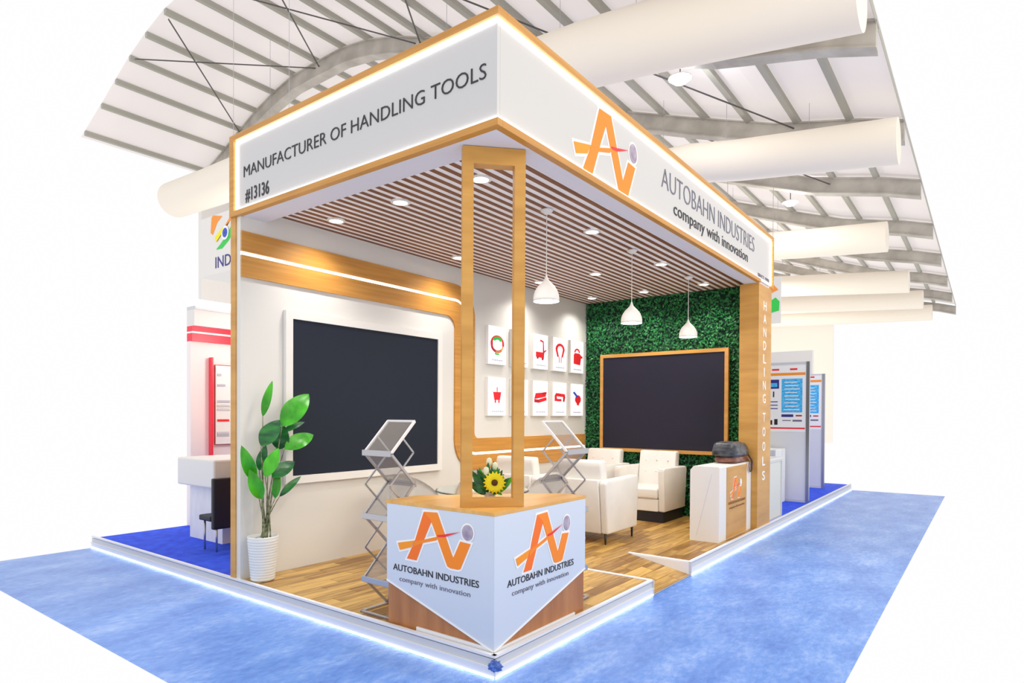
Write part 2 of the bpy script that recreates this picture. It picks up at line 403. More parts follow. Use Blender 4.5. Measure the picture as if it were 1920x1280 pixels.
# ramp cut into the deck
bm = bmesh.new(); prism(bm, [(-.02, .002), (RY, .002), (RY, ZD-.014)], RX1-RX0, (RX0, 0, 0), (0, 1, 0), (0, 0, 1), (1, 0, 0)); obj('ramp_base', bm, m_aluw, flo)
for r in range(5):
    rr_ = (RY+.015)/5; y0 = -.015+r*rr_
    for s, t in (((RX0+.006, RX0+.4), (RX0+.4, RX1-.006)) if r % 2 else ((RX0+.006, RX0+.62), (RX0+.62, RX1-.006))):
        plank(s, t, y0, y0+rr_, z=.004+(y0+.015)*math.tan(ang), tilt=ang)
for s, t, (xa, xb) in (('left', 1, (RX0-.035, RX0+.004)), ('right', -1, (RX1-.004, RX1+.035))):
    obj('ramp_edge_trim', bx((xa, -.012, ZD-.004), (xb, RY+.02, ZD+.010), .003, 1), m_aluw, flo)
bm = bmesh.new(); prism(bm, [(-.01, .004), (RY, ZD-.004), (-.01, ZD-.004)], .012, (RX1-.012, 0, 0), (0, 1, 0), (0, 0, 1), (1, 0, 0)); obj('ramp_cheek', bm, m_aluw, flo)
bm = bmesh.new(); prism(bm, [(-.01, .004), (RY, ZD-.004), (-.01, ZD-.004)], .012, (RX0, 0, 0), (0, 1, 0), (0, 0, 1), (1, 0, 0)); obj('ramp_cheek', bm, m_aluw, flo)
# kerb profile: white lip, grey channel, white base lit by a strip of LEDs
def kerb(name, p, q, n, ext=False):
    p = Vector(p); q = Vector(q); n = Vector(n); m_ = (p+q)/2
    root = struct(bpy.data.objects.new(name, None)); C.objects.link(root)
    for nm, z, t, h, mm, off in (('lip', ZD+.001, .030, .016, m_aluw, .000), ('grey_channel', .097, .012, .044, m_alud, .004), ('rail', .067, .026, .014, m_aluw, .010), ('base_board', .037, .018, .046, m_aluw, .008), ('led_strip', .009, .006, .010, m_ledfloor, .019)):
        bm = bmesh.new(); bar(bm, p+n*off+Vector((0, 0, z)), q+n*off+Vector((0, 0, z)), (0, 0, 1), h, t)
        if ext: clip(bm)
        if bm.faces: obj(nm, bm, mm, root)
    return root
kerb('trim_1', (-.010, -.022, 0), (-.010, 6.1, 0), (-1, 0, 0), True)
kerb('trim_2', (-.022, -.010, 0), (RX0-.002, -.010, 0), (0, -1, 0))
kerb('trim_3', (RX1+.002, -.010, 0), (12.6, -.010, 0), (0, -1, 0), True)
# end caps of the kerb at the ramp
for x in (RX0-.004, RX1+.002):
    o = obj('kerb_end_cap', bx((x-.006, -.035, .004), (x+.006, -.004, ZD+.006)), m_alud, None); tag(o, 'grey end cap of the kerb on the %s side of the ramp' % ('left' if x < 2.5 else 'right'), 'end cap')
bm = bmesh.new()
bmesh.ops.create_icosphere(bm, subdivisions=3, radius=.045, matrix=Matrix.Translation((-.035, -.035, .088)))
for vv in bm.verts:
    d = vv.co-Vector((-.035, -.035, .088)); s = 1+.35*math.sin(d.x*160)*math.cos(d.z*130+d.y*90)
    vv.co = Vector((-.035, -.035, .088))+Vector((d.x*s*.9, d.y*s*.9, d.z*s*.62))
tag(obj('tape_wad', bm, m_tape, None, True), 'crumpled blue tape patch on the kerb corner below the counter', 'tape')

# back (display) wall with white face, green end wall
YW = 2.87
bm = bx((0, YW, .0), (LX, 2.98, ZB-.001)); box(bm, (.034, YW, ZB-.001), (LX, 2.98, ZB+.1)); struct(obj('wall_left_booth', bm, m_wall))
bm = bx((-.012, 2.93, 0.02), (.012, 3.01, ZT)); struct(obj('trim_4', bm, m_wood))
bm = bx((0, 2.985, .0), (LX, 3.0, ZT-.02)); struct(obj('wall_outer', bm, m_wood))
bm = bx((6.03, .25, .0), (LX-.005, 2.98, ZB+.1)); struct(obj('wall_right', bm, m_hback))
# ceiling: white board with slats
ceil = struct(bpy.data.objects.new('ceiling_booth', None)); C.objects.link(ceil)
obj('ceiling_board', bx((.24, .17, ZC+.010), (6.03, YW, ZC+.04)), m_ceil, ceil)
sm = None
for k in range(27):
    y = .235+k*.1
    if y > 2.84: break
    if sm is None:
        b2 = bx((.245, -.022, ZC+.006), (6.028, .022, ZC+.010)); sm = bpy.data.meshes.new('slat'); b2.to_mesh(sm); b2.free(); sm.materials.append(m_slat)
    o = link('slat', sm, ceil); o.location = (0, y, 0)
# soffits: flat white underside behind the fascia
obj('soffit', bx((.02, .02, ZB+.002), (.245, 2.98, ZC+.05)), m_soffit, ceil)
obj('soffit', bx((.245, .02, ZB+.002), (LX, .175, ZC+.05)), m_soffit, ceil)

# ---- illuminated sign fascia (two faces around the corner)
fas = thing('sign_fascia', 'white illuminated sign fascia framed in oak running around the booth corner', 'sign', (0, 0, 0))
obj('sign_panel', bx((.0, .0, ZB+.04), (.03, 2.93, ZT-.045)), m_panel, fas)
obj('sign_panel', bx((.031, .0, ZB+.04), (6.04, .03, ZT-.045)), m_panel, fas)
def trimbar(a, b_): return obj('oak_edge', bx(a, b_), m_woodh, fas)
TP = .032
trimbar((-TP, -TP, ZT-.048), (.06, 3.0, ZT)); trimbar((.061, -TP, ZT-.048), (LX, .06, ZT))
trimbar((-TP, -TP, ZB), (.018, 2.93, ZB+.045)); trimbar((.019, -TP, ZB), (5.505, .018, ZB+.045))
trimbar((-TP, 2.93, ZB), (.02, 3.0, ZT-.049)); trimbar((6.07, -TP, ZB), (LX, .02, ZT-.049))
e = .020
for a, b_ in (((-.012, -.006, ZT-.048-e), (-.001, 2.925, ZT-.050)), ((-.012, -.006, ZB+.047), (-.001, 2.925, ZB+.045+e)),
              ((-.0, -.012, ZT-.048-e), (6.06, -.001, ZT-.050)), ((-.0, -.012, ZB+.047), (6.06, -.001, ZB+.045+e)),
              ((-.012, 2.91, ZB+.066), (-.001, 2.928, ZT-.07)), ((6.045, -.012, ZB+.066), (6.068, -.001, ZT-.07))):
    obj('led_strip', bx(a, b_), m_led, fas)
text('lettering', 'MANUFACTURER OF HANDLING TOOLS', m_text, fas, (-.003, 2.812, 3.668), (0, -1, 0), 2.73, .102, offset=-.009)
text('lettering', '#13136', m_text, fas, (-.003, 2.785, 3.452), (0, -1, 0), .36, .115, offset=.008)
text('lettering', 'AUTOBAHN INDUSTRIES', m_text2, fas, (2.42, -.003, 3.69), (1, 0, 0), 2.87, .20, offset=-.017)
text('lettering', 'company with innovation', m_text, fas, (2.70, -.003, 3.515), (1, 0, 0), 2.32, .125, offset=.0)
text('lettering', 'SINCE 1990', m_text2, fas, (5.46, -.003, 3.42), (1, 0, 0), .52, .05)

# logo: coordinates in metres on the counter's left face (u to the right, v up), measured there
LG = dict(
    swoosh=[(.133, .715), (.154, .668), (.262, .700), (.300, .751)],
    bar=[(.296, .746), (.384, .766), (.520, .806), (.497, .776), (.372, .743), (.285, .708)],
    tail=[(.512, .800), (.571, .806), (.708, .855), (.571, .824), (.505, .812)],
    left=[(.382, .954), (.449, .955), (.455, .90), (.398, .793), (.314, .618), (.222, .618), (.300, .751)],
    right=[(.382, .954), (.506, .960), (.648, .679), (.709, .794), (.795, .788), (.710, .618), (.690, .611), (.621, .611), (.597, .620), (.444, .911)])
LB = (.769, .857, .046, .05)
def logo(parent, mp, n, name='logo', layers=None, halo=True, body=True):
    """mp maps the (u,v) metre coordinates above to a 3D point on the panel"""
    def poly(pts, m, d, th=.0016):
        bm = bmesh.new(); P = [Vector(mp(*p)) for p in pts]
        a = [bm.verts.new(p+n*d) for p in P]; b_ = [bm.verts.new(p+n*(d+th)) for p in P]
        k = len(P); f1 = bm.faces.new(a); f2 = bm.faces.new(b_)
        for i in range(k): bm.faces.new((a[i], a[(i+1) % k], b_[(i+1) % k], b_[i]))
        bmesh.ops.triangulate(bm, faces=[f1, f2]); return bm
    def grow(pts, g):
        c = []; k = len(pts); A = sum(pts[i][0]*pts[(i+1) % k][1]-pts[(i+1) % k][0]*pts[i][1] for i in range(k)); s = 1 if A > 0 else -1
        for i in range(k):
            p0, p1, p2 = Vector(pts[i-1]), Vector(pts[i]), Vector(pts[(i+1) % k])
            d1 = (p1-p0).normalized(); d2 = (p2-p1).normalized(); n1 = Vector((d1.y, -d1.x))*s; n2 = Vector((d2.y, -d2.x))*s
            b_ = n1+n2
            b_ = b_/max(.35, b_.length_squared/2) if b_.length > 1e-4 else n1
            if b_.length > 1.9: b_ = b_.normalized()*1.9
            c.append(tuple(p1+b_*g))
        return c
    circ = [(LB[0]+LB[2]*math.cos(t*PI/12), LB[1]+LB[3]*math.sin(t*PI/12)) for t in range(24)]
    ma, mb, mc, md_ = layers or (m_or1, m_or2, m_or3, m_ball)
    if halo:
        for i, k in enumerate(('left', 'right', 'swoosh', 'bar')): obj(name+'_outline', poly(grow(LG[k], .014), m_halo, .0002+i*.0003, .0012), m_halo, parent)
        obj(name+'_outline', poly([(LB[0]+(x-LB[0])*1.25, LB[1]+(y-LB[1])*1.22) for x, y in circ], m_halo, .0011, .0012), m_halo, parent)
    obj(name+'_mark', poly(LG['left'], ma, .0030), ma, parent)
    obj(name+'_mark', poly(LG['right'], mb, .0034), mb, parent)
    obj(name+'_mark', poly(LG['swoosh'], mc, .0038), mc, parent)
    obj(name+'_mark', poly(LG['bar'], mb, .0039), mb, parent); obj(name+'_mark', poly(LG['tail'], m_red, .0042), m_red, parent)
    obj(name+'_ball', poly(circ, md_, .0040), md_, parent)
# on the long fascia
logo(fas, lambda u, v: (.886+(u-.133)/.709*1.06, 0, 3.405+(v-.611)/.349*.553), Vector((0, -1, 0)), layers=(m_or2, m_or2, m_or3, m_ball))

# ---- right hand post with vertical lettering
post = thing('lettered_post', 'oak clad post with white vertical lettering at the right end', 'post', (5.8, .12, ZD))
def P_(a): return tuple(Vector(a)-Vector((5.8, .12, ZD)))
obj('cladding', bx(P_((5.51, -.005, ZD-.12)), P_((LX, .24, ZB))), m_wood, post)
for i, ch in enumerate('HANDLING TOOLS'):
    if ch == ' ': continue
    z = 3.085-i*.1765 if i < 8 else 1.60-(i-9)*.195
    o_ = (5.745-.8+.8, 0, z)
    text('letter', ch, m_textw, post, P_((5.72 if ch != 'I' else 5.765, -.007, z-.065)), (1, 0, 0), .13 if ch != 'I' else .03, .125, offset=.012)

# ---- oak ribbon band with LED line on the display wall
def ribbon(d_out, d_in, th):
    """band between two offsets of the S shaped centre line, on plane y=YW"""
    def arc(c, r, a0, a1, n=10): return [(c[0]+r*math.cos(a0+(a1-a0)*k/n), c[1]+r*math.sin(a0+(a1-a0)*k/n)) for k in range(n+1)]
    def side(s):     # s offset: + is outward (upper / right hand); each edge has its own corner radii
        rt_ = .20+(.18 if s > .1 else -.04 if s < -.1 else s); rb_ = .20+(-.12 if s > .1 else .20 if s < -.1 else -s)
        vx_ = 3.005+s*(.86 if s > 0 else 1)
        p = [(0.0, 3.02+s)]
        p += arc((vx_-rt_, 3.02+s-rt_), rt_, PI/2, 0)
        p += arc((vx_+rb_, 1.11+s+rb_), rb_, PI, PI*1.5)
        p += [(5.965, 1.11+s)]
        return p
    a = side(d_out); b_ = side(d_in)
    bm = bmesh.new(); n = len(a)
    y0, y1 = YW-.001, YW-th
    A0 = [bm.verts.new((x, y0, z)) for x, z in a]; B0 = [bm.verts.new((x, y0, z)) for x, z in b_]
    A1 = [bm.verts.new((x, y1, z)) for x, z in a]; B1 = [bm.verts.new((x, y1, z)) for x, z in b_]
    for i in range(n-1):
        bm.faces.new((A1[i], A1[i+1], B1[i+1], B1[i])); bm.faces.new((A0[i], A0[i+1], A1[i+1], A1[i])); bm.faces.new((B0[i], B0[i+1], B1[i+1], B1[i]))
    bm.faces.new((A0[0], A1[0], B1[0], B0[0])); bm.faces.new((A0[-1], A1[-1], B1[-1], B0[-1]))
    return bm
rb = thing('oak_ribbon', 'winding oak band with glowing white line on the display wall', 'wall decoration', (0, YW, 1.0))
def offs(bm, v): bmesh.ops.translate(bm, vec=-Vector(v), verts=bm.verts); return bm
obj('upper_band', offs(ribbon(.195, .016, .022), (0, YW, 1)), m_woodh, rb)
obj('lower_band', offs(ribbon(-.016, -.205, .022), (0, YW, 1)), m_woodh, rb)
obj('led_line', offs(ribbon(.014, -.014, .012), (0, YW, 1)), m_led2, rb)

# ---- screens
def screen(name, label, o, u, wd, z0, z1, fw_, fm, sm_, n, ft=.045, inset=.0):
    o = Vector(o); u = Vector(u); n = Vector(n)
    t = thing(name, label, 'screen', o)
    h = z1-z0
    def B(a0, a1, b0, b1, t0, t1, mm, nm):
        bm = bmesh.new(); prism(bm, [(a0, b0), (a1, b0), (a1, b1), (a0, b1)], t1-t0, n*t0, u, (0, 0, 1), n); obj(nm, bm, mm, t)
    B(0, wd, 0, h, .0, ft-.012, sm_, 'display')
    B(-fw_, 0, -fw_, h+fw_, 0, ft, fm, 'frame'); B(wd, wd+fw_, -fw_, h+fw_, 0, ft, fm, 'frame')
    B(0, wd, h, h+fw_, 0, ft, fm, 'frame'); B(0, wd, -fw_, 0, 0, ft, fm, 'frame')
    return t
screen('wall_screen', 'large black screen in white frame on the left display wall behind the plant', (.50, YW-.002, 1.02), (1, 0, 0), 1.97, 1.02, 2.50, .075, m_white, m_black, (0, -1, 0), .045)
screen('wall_screen', 'large black screen in thin oak frame on the green leaf wall', (5.972, 2.50, 1.10), (0, -1, 0), 1.93, 1.10, 2.52, .052, m_wood, m_black2, (-1, 0, 0), .05)

# ---- green leaf wall
rng = np.random.default_rng(5); nL = 15000
cy = rng.uniform(.265, YW-.02, nL); cz = rng.uniform(ZD, ZC, nL); cx = 6.015-rng.uniform(0, .035, nL)
ok = ~((cy > .6) & (cy < 2.48) & (cz > 1.13) & (cz < 2.49)); cy, cz, cx = cy[ok], cz[ok], cx[ok]; nL = len(cx)
a = rng.uniform(0, 2*PI, nL); tl_ = rng.uniform(-.7, .7, nL); s = rng.uniform(.016, .03, nL); sw = s*.5
du = np.stack([np.sin(tl_), np.cos(a)*np.cos(tl_), np.sin(a)*np.cos(tl_)], 1); dv = np.stack([rng.uniform(-.5, .5, nL), -np.sin(a), np.cos(a)], 1)
c0 = np.stack([cx, cy, cz], 1)
V = np.stack([c0-du*s[:, None], c0+dv*sw[:, None]-np.array([.006, 0, 0]), c0+du*s[:, None], c0-dv*sw[:, None]], 1).reshape(-1, 3)
F = np.arange(nL*4).reshape(-1, 4)
me = bpy.data.meshes.new('leaf_wall'); me.from_pydata(V.tolist(), [], F.tolist()); me.materials.append(m_hedge)
o = link('leaf_wall', me); o['kind'] = 'stuff'; tag(o, 'dense dark green artificial leaf wall covering the booth end', 'leaf wall')

# ---- product lightboxes: 5 columns x 2 rows
def poly2(bm, pts, o, sc, d):
    vsx = [bm.verts.new((o[0]+x*sc[0], o[1]-d, o[2]+y*sc[1])) for x, y in pts]; vsb = [bm.verts.new((o[0]+x*sc[0], o[1]-d+.0018, o[2]+y*sc[1])) for x, y in pts]
    f = bm.faces.new(vsx); k = len(pts)
    for i in range(k): bm.faces.new((vsx[i], vsx[(i+1) % k], vsb[(i+1) % k], vsb[i]))
    return f
def circ(cx_, cy_, r, n=16, ry=None, a0=0, a1=2*PI): return [(cx_+r*math.cos(a0+(a1-a0)*k/n), cy_+(ry or r)*math.sin(a0+(a1-a0)*k/n)) for k in range(n)]
def ring(cx_, cy_, r, w_, a0, a1, n=14):
    o_ = [(cx_+r*math.cos(a0+(a1-a0)*k/n), cy_+r*math.sin(a0+(a1-a0)*k/n)) for k in range(n+1)]
    i_ = [(cx_+(r-w_)*math.cos(a0+(a1-a0)*k/n), cy_+(r-w_)*math.sin(a0+(a1-a0)*k/n)) for k in range(n+1)]
    return o_+i_[::-1]
R_ = lambda x0, y0, x1, y1: [(x0, y0), (x1, y0), (x1, y1), (x0, y1)]
ART = {  # picture on each lightbox, unit square centred on the panel
 (0, 0): ('a coiled red and green sling', [(m_red, ring(0, 0, .34, .09, -.3, PI*1.15)), (m_redd, ring(0, -.03, .34, .10, PI*1.1, PI*1.75)), (m_green, ring(0, .02, .27, .12, .5, 2.6)), (m_orange, ring(0, -.05, .3, .05, PI*1.4, PI*1.95)), (m_green, ring(0, -.15, .3, .06, PI*1.35, PI*1.6))]),
 (1, 0): ('an orange tool half hidden by the post', [(m_orange, circ(-.1, .05, .2)), (m_red, R_(-.02, -.2, .12, .2))]),
 (2, 0): ('a red pallet stacker with tall handle', [(m_red, [(-.3, -.3), (.18, -.34), (.2, -.08), (-.3, -.08)]), (m_red, [(.12, -.1), (.2, -.1), (.16, .42), (.12, .42)]), (m_red, [(-.06, .40), (.14, .36), (.14, .42), (-.03, .48)]), (m_redd, [(.16, -.12), (.34, .02), (.3, .05), (.14, -.04)]), (m_redd, circ(-.2, -.33, .06)), (m_redd, circ(.1, -.37, .06))]),
 (3, 0): ('a red lifting clamp pair', [(m_red, ring(0, .15, .3, .12, 0, PI)), (m_red, [(-.3, .17), (-.18, .15), (-.08, -.18), (-.18, -.18)]), (m_red, [(.3, .17), (.18, .15), (.08, -.18), (.18, -.18)]), (m_redd, R_(-.08, -.45, -.05, -.18)), (m_redd, R_(.05, -.45, .08, -.18))]),
 (4, 0): ('a red hook block', [(m_red, [(-.26, -.4), (.2, -.44), (.28, .02), (.14, .12), (-.18, .12), (-.26, .02)]), (m_red, ring(-.02, .15, .2, .08, 0, PI)), (m_redd, R_(.26, -.1, .36, 0))]),
 (0, 1): ('a small red three legged lifter', [(m_red, [(-.2, .12), (.2, .12), (.14, -.2), (-.14, -.2)]), (m_redd, R_(-.02, .12, .01, .32)), (m_red, R_(-.12, -.32, -.06, -.18)), (m_red, R_(.06, -.32, .12, -.18)), (m_capt, [(-.36, .2), (-.2, .1), (-.2, .12), (-.36, .22)]), (m_capt, [(.36, .18), (.2, .1), (.2, .12), (.36, .2)])]),
 (1, 1): ('a red tool half hidden by the post', [(m_red, R_(-.16, -.14, .14, .14)), (m_redd, R_(-.05, -.2, .05, .2))]),
 (2, 1): ('red roller skates in a row', [(m_red, [(-.38, -.1), (.3, .02), (.36, .22), (-.3, .16)]), (m_redd, [(-.38, -.24), (-.1, -.26), (-.1, -.12), (-.38, -.1)]), (m_red, [(-.1, -.26), (.36, -.14), (.34, .0), (-.1, -.1)]), (m_redd, [(.1, .1), (.36, .16), (.34, .24), (.1, .2)])]),
 (3, 1): ('a red shackle shaped clamp', [(m_red, [(-.34, .1), (-.24, .22), (.34, .18), (.34, .04), (-.1, .06)]), (m_red, [(-.34, .1), (-.2, .08), (-.18, -.14), (-.34, -.16)]), (m_redd, [(.22, .08), (.36, .06), (.3, -.2), (.2, -.16)]), (m_red, R_(-.2, -.16, .1, -.05))]),
 (4, 1): ('a red and blue hand tool', [(m_red, circ(.06, -.04, .21)), (m_red, R_(-.02, -.32, .14, -.2)), (m_blue, [(-.3, .28), (-.2, .34), (.08, .1), (-.02, .04)])]),
}
for (c, r), (desc, polys) in ART.items():
    x0 = [3.41, 3.93, 4.44, 4.96, 5.47][c]; z0 = 2.275 if r == 0 else 1.595; wd, ht = .385, .515
    pos = ['first', 'second', 'third', 'fourth', 'fifth'][c]
    t = thing('lightbox', 'white lightbox picturing %s, %s in the %s row' % (desc, pos, 'upper' if r == 0 else 'lower'), 'lightbox', (x0, YW, z0), 0, 'product lightboxes on the display wall')
    obj('case', bx((0, -.045, 0), (wd, -.001, ht)), m_alud if False else m_white, t)
    obj('light_panel', bx((.008, -.049, .008), (wd-.008, -.0455, ht-.008)), m_lightbox, t)
    groups = {}
    for mm, pts in polys: groups.setdefault(mm.name, (mm, []))[1].append(pts)
    bm = bmesh.new(); mats = [q_[0] for q_ in groups.values()]; k = 0
    for gi, (mm, pl) in enumerate(groups.values()):
        for pts in pl:
            k += 1; nf = len(bm.faces); poly2(bm, pts, (wd/2, -.0495, ht*.54), (wd*1.12, ht*.64), .002+.0002*k)
            bm.faces.ensure_lookup_table()
            for f in bm.faces[nf:]: f.material_index = gi
    bmesh.ops.triangulate(bm, faces=bm.faces)
    obj('picture', bm, mats, t)
    bm = bmesh.new(); xx = wd*.2
    while xx < wd*.8:
        l = random.uniform(.02, .05); poly2(bm, R_(0, 0, l, .016), (xx, -.0495, ht*.1), (1, 1), .002); xx += l+.008
    obj('caption', bm, m_capt, t)

# ---- recessed downlights
def lampdata(name, power, angle, col=(1, .95, .88)):
    l = bpy.data.lights.new(name, 'SPOT'); l.energy = power; l.spot_size = angle; l.spot_blend = .8; l.color = col; l.shadow_soft_size = .05; return l
DX = [(.74, 'nearest the front'), (2.46, 'second from the front'), (4.12, 'third from the front'), (5.55, 'nearest the leaf wall')]
DY = [(.74, 'right row'), (1.63, 'middle row'), (2.5, 'left row')]
ld = lampdata('downlight_lamp', 42, 2.4)
first = None
for x, lx in DX:
    for y, ly in DY:
        t = thing('downlight', 'round recessed downlight in the slatted ceiling, %s, %s' % (ly, lx), 'ceiling light', (x, y, ZC+.003), 0, 'downlights in the slatted ceiling')
        if first is None:
            bm = bmesh.new(); lathe(bm, [(.085, .002), (.085, -.008), (.062, -.012), (.062, .002)], n=24); rm = obj('ring', bm, m_white, t)
            bm = bmesh.new(); lathe(bm, [(.0001, -.009), (.06, -.007), (.06, .03), (.0001, .03)], n=24); gm = obj('lens', bm, m_lamp, t); first = (rm, gm)
        else:
            for s_ in first: c_ = s_.copy(); C.objects.link(c_); c_.parent = t
        lo = bpy.data.objects.new('downlight_lamp', ld); C.objects.link(lo); lo.parent = t; lo.location = (0, 0, -.03)

# ---- pendant lamps
pendp = None
bulb = bpy.data.lights.new('pendant_bulb', 'POINT'); bulb.energy = 6; bulb.shadow_soft_size = .04; bulb.color = (1, .97, .92)
for x, y, zb_, wh in ((1.655, .74, 2.612, 'white bell pendant lamp nearest the front of the booth'), (3.34, .74, 2.62, 'white bell pendant lamp between the other two'), (4.99, .74, 2.635, 'white bell pendant lamp nearest the oak post')):
    t = thing('pendant_lamp', wh, 'pendant lamp', (x, y, ZC+.003), 0, 'pendant lamps over the booth')
    zz = zb_-(ZC+.003)
    if pendp is None:
        bm = bmesh.new(); lathe(bm, [(.001, 0), (.055, 0), (.055, -.014), (.02, -.04), (.001, -.042)], n=24); p1 = obj('canopy', bm, m_white, t, True)
        bm = tube(bmesh.new(), (0, 0, 0), (0, 0, -1), .004, 6); p2 = obj('cord', bm, m_white, t)
        prof = [(.006, .235), (.012, .215), (.022, .19), (.045, .165), (.075, .135), (.098, .10), (.112, .06), (.116, .02), (.116, 0), (.112, 0), (.112, .02), (.108, .06), (.094, .098), (.07, .13), (.04, .16), (.006, .2)]
        bm = lathe(bmesh.new(), prof, n=36); p3 = obj('lamp_shade', bm, m_white, t, True)
        bm = bmesh.new(); bmesh.ops.create_uvsphere(bm, u_segments=16, v_segments=10, radius=.04); p4 = obj('bulb', bm, m_lamp, t, True)
        pendp = (p1, p2, p3, p4)
        prt = pendp
    else:
        prt = []
        for s_ in pendp: c_ = s_.copy(); C.objects.link(c_); c_.parent = t; prt.append(c_)
    prt[1].scale = (1, 1, abs(zz)-.225); prt[2].location = (0, 0, zz); prt[3].location = (0, 0, zz+.045)
    lo = bpy.data.objects.new('pendant_bulb', bulb); C.objects.link(lo); lo.parent = t; lo.location = (0, 0, zz-.01)

# ================================================================== FURNITURE
# ---- V counter on the corner
ct = thing('corner_counter', 'white and wood branded counter on the booth corner with pointed front panel', 'counter', (.03, .03, ZD))
q0 = Vector((.03, .03, ZD))
foot = [(0, 0), (1.09, 0), (1.09, .20), (.30, .95), (0, .95)]
bm = bmesh.new(); prism(bm, foot, .845, (0, 0, 0), (1, 0, 0), (0, 1, 0), (0, 0, 1)); obj('body', bm, m_counterwood, ct)
top = [(-.014, -.014), (1.10, -.014), (1.10, .21), (.31, .965), (-.014, .965)]
bm = bmesh.new(); prism(bm, top, .022, (0, 0, .846), (1, 0, 0), (0, 1, 0), (0, 0, 1)); obj('counter_top', bm, m_ctop, ct)
pl = [(0, .845), (.965, .845), (.965, .305), (0, .010)]
bm = bmesh.new(); prism(bm, pl, .012, (-.001, -.012, 0), (0, 1, 0), (0, 0, 1), (-1, 0, 0)); fpl = obj('front_panel', bm, m_vinyl, ct)
pl = [(0, .845), (1.10, .845), (1.10, .32), (0, .010)]
bm = bmesh.new(); prism(bm, pl, .012, (-.012, -.001, 0), (1, 0, 0), (0, 0, 1), (0, -1, 0)); fpr = obj('front_panel', bm, m_vinyl, ct)
obj('plinth_strip', bx((-.012, -.012, .001), (-.001, .66, .030)), m_aluw, ct); obj('plinth_strip', bx((0, -.012, .001), (.95, -.001, .022)), m_aluw, ct)
# white edge lines of the pointed panel
bm = bmesh.new(); bar(bm, (-.0145, .953, .305), (-.0145, -.012, .012), (1, 0, 0), .006, .010); obj('panel_edge', bm, m_halo, ct)
bm = bmesh.new(); bar(bm, (1.088, -.0145, .32), (-.012, -.0145, .012), (0, 1, 0), .006, .010); obj('panel_edge', bm, m_halo, ct)
# (u,v) logo metres -> left panel: y = 1.0-u ; v height above the hall floor
logo(ct, lambda u, v: (-.0135, 1.0-u-q0.y, v-q0.z), Vector((-1, 0, 0)))
text('lettering', 'AUTOBAHN INDUSTRIES', m_text, ct, (-.0142, .917-q0.y, .522-q0.z), (0, -1, 0), .78, .046, offset=.004)
text('lettering', 'company with innovation', m_text2, ct, (-.0142, .853-q0.y, .452-q0.z), (0, -1, 0), .645, .036, offset=-.006)
logo(ct, lambda u, v: (.235+(u-.133)/.662*.64-q0.x, -.0135, .572+(v-.611)/.349*.37-q0.z), Vector((0, -1, 0)))
text('lettering', 'AUTOBAHN INDUSTRIES', m_text, ct, (.15-q0.x, -.0142, .515-q0.z), (1, 0, 0), .80, .046, offset=.002)
text('lettering', 'company with innovation', m_text2, ct, (.20-q0.x, -.0142, .452-q0.z), (1, 0, 0), .68, .036, offset=-.006)

# ---- oak portal frame standing on the counter
ax = Vector((.30, -.285, 0)); Lw = ax.length; ax.normalize(); nx = Vector((-ax.y, ax.x, 0))   # nx points into the booth
pf = thing('portal_frame', 'tall narrow oak frame standing on the corner counter and reaching the soffit', 'frame', (.24, .215, 1.004))
H = ZB-1.004-.002; dp = .085; wl = .072
def pb(a, b_, z0, z1, nm):
    bm = bmesh.new(); prism(bm, [(a, z0), (b_, z0), (b_, z1), (a, z1)], dp, -nx*dp/2, ax, (0, 0, 1), nx); obj(nm, bm, m_wood, pf)
pb(-Lw/2, -Lw/2+wl, 0, H, 'upright'); pb(Lw/2-wl, Lw/2, 0, H, 'upright'); pb(-Lw/2+wl, Lw/2-wl, 0, .055, 'bottom_rail'); pb(-Lw/2+wl, Lw/2-wl, H-.11, H, 'top_rail')

# ---- flower vase
vx = Vector((.36, .33, 1.004))
t = thing('flower_vase', 'small glass vase of yellow sunflower, white tulips and green leaves', 'flower vase', vx)
bm = lathe(bmesh.new(), [(.001, .0), (.030, .0), (.033, .01), (.040, .06), (.043, .075), (.040, .075), (.036, .06), (.001, .055)], n=28); obj('vase', bm, m_vase, t, True)
cdir = Vector((CAM.x-vx.x, CAM.y-vx.y, .12)).normalized()
def leaf_mesh(bm, base, tip, wd, nrm, fold=.25, bend=.12, n=9, m_=2, wave=0, prof=.85):
    base = Vector(base); tip = Vector(tip); d = tip-base; L_ = d.length; dn = d.normalized(); nrm = Vector(nrm); s = dn.cross(nrm).normalized(); nn = s.cross(dn).normalized()
    rows = []
    for i in range(n+1):
        f = i/n; w_ = wd/2*(math.sin(PI*min(1, f**prof))**.8) if 0 < f < 1 else .001
        c = base+d*f+nn*(math.sin(f*PI)*bend*L_)
        row = []
        for j in range(-m_, m_+1):
            g_ = j/m_; row.append(bm.verts.new(c+s*w_*g_-nn*(abs(g_)*-w_*fold)+nn*wave*wd*math.sin(f*11+j)*abs(g_)))
        rows.append(row)
    for a_, b_ in zip(rows, rows[1:]):
        for j in range(2*m_): bm.faces.new((a_[j], a_[j+1], b_[j+1], b_[j]))
    return bm
rgt = rt0
fc = vx*0+Vector((0, 0, .142))+cdir*.07+rgt*.032
bm = bmesh.new(); pn = 18; upv = cdir.cross(rgt).normalized()
for rr, off in ((.078, 0), (.064, .17)):
    for k in range(pn):
        a_ = 2*PI*k/pn+off; dd = rgt*math.cos(a_)+upv*math.sin(a_)
        leaf_mesh(bm, fc+dd*.014, fc+dd*rr+cdir*(.004 if off else -.006), .024, cdir, .15, .06, 4, 1)
obj('petals', bm, m_yellow, t)
bm = bmesh.new(); bmesh.ops.create_uvsphere(bm, u_segments=16, v_segments=8, radius=.022); bmesh.ops.translate(bm, vec=fc+cdir*.002, verts=bm.verts); obj('flower_centre', bm, m_seed, t, True)
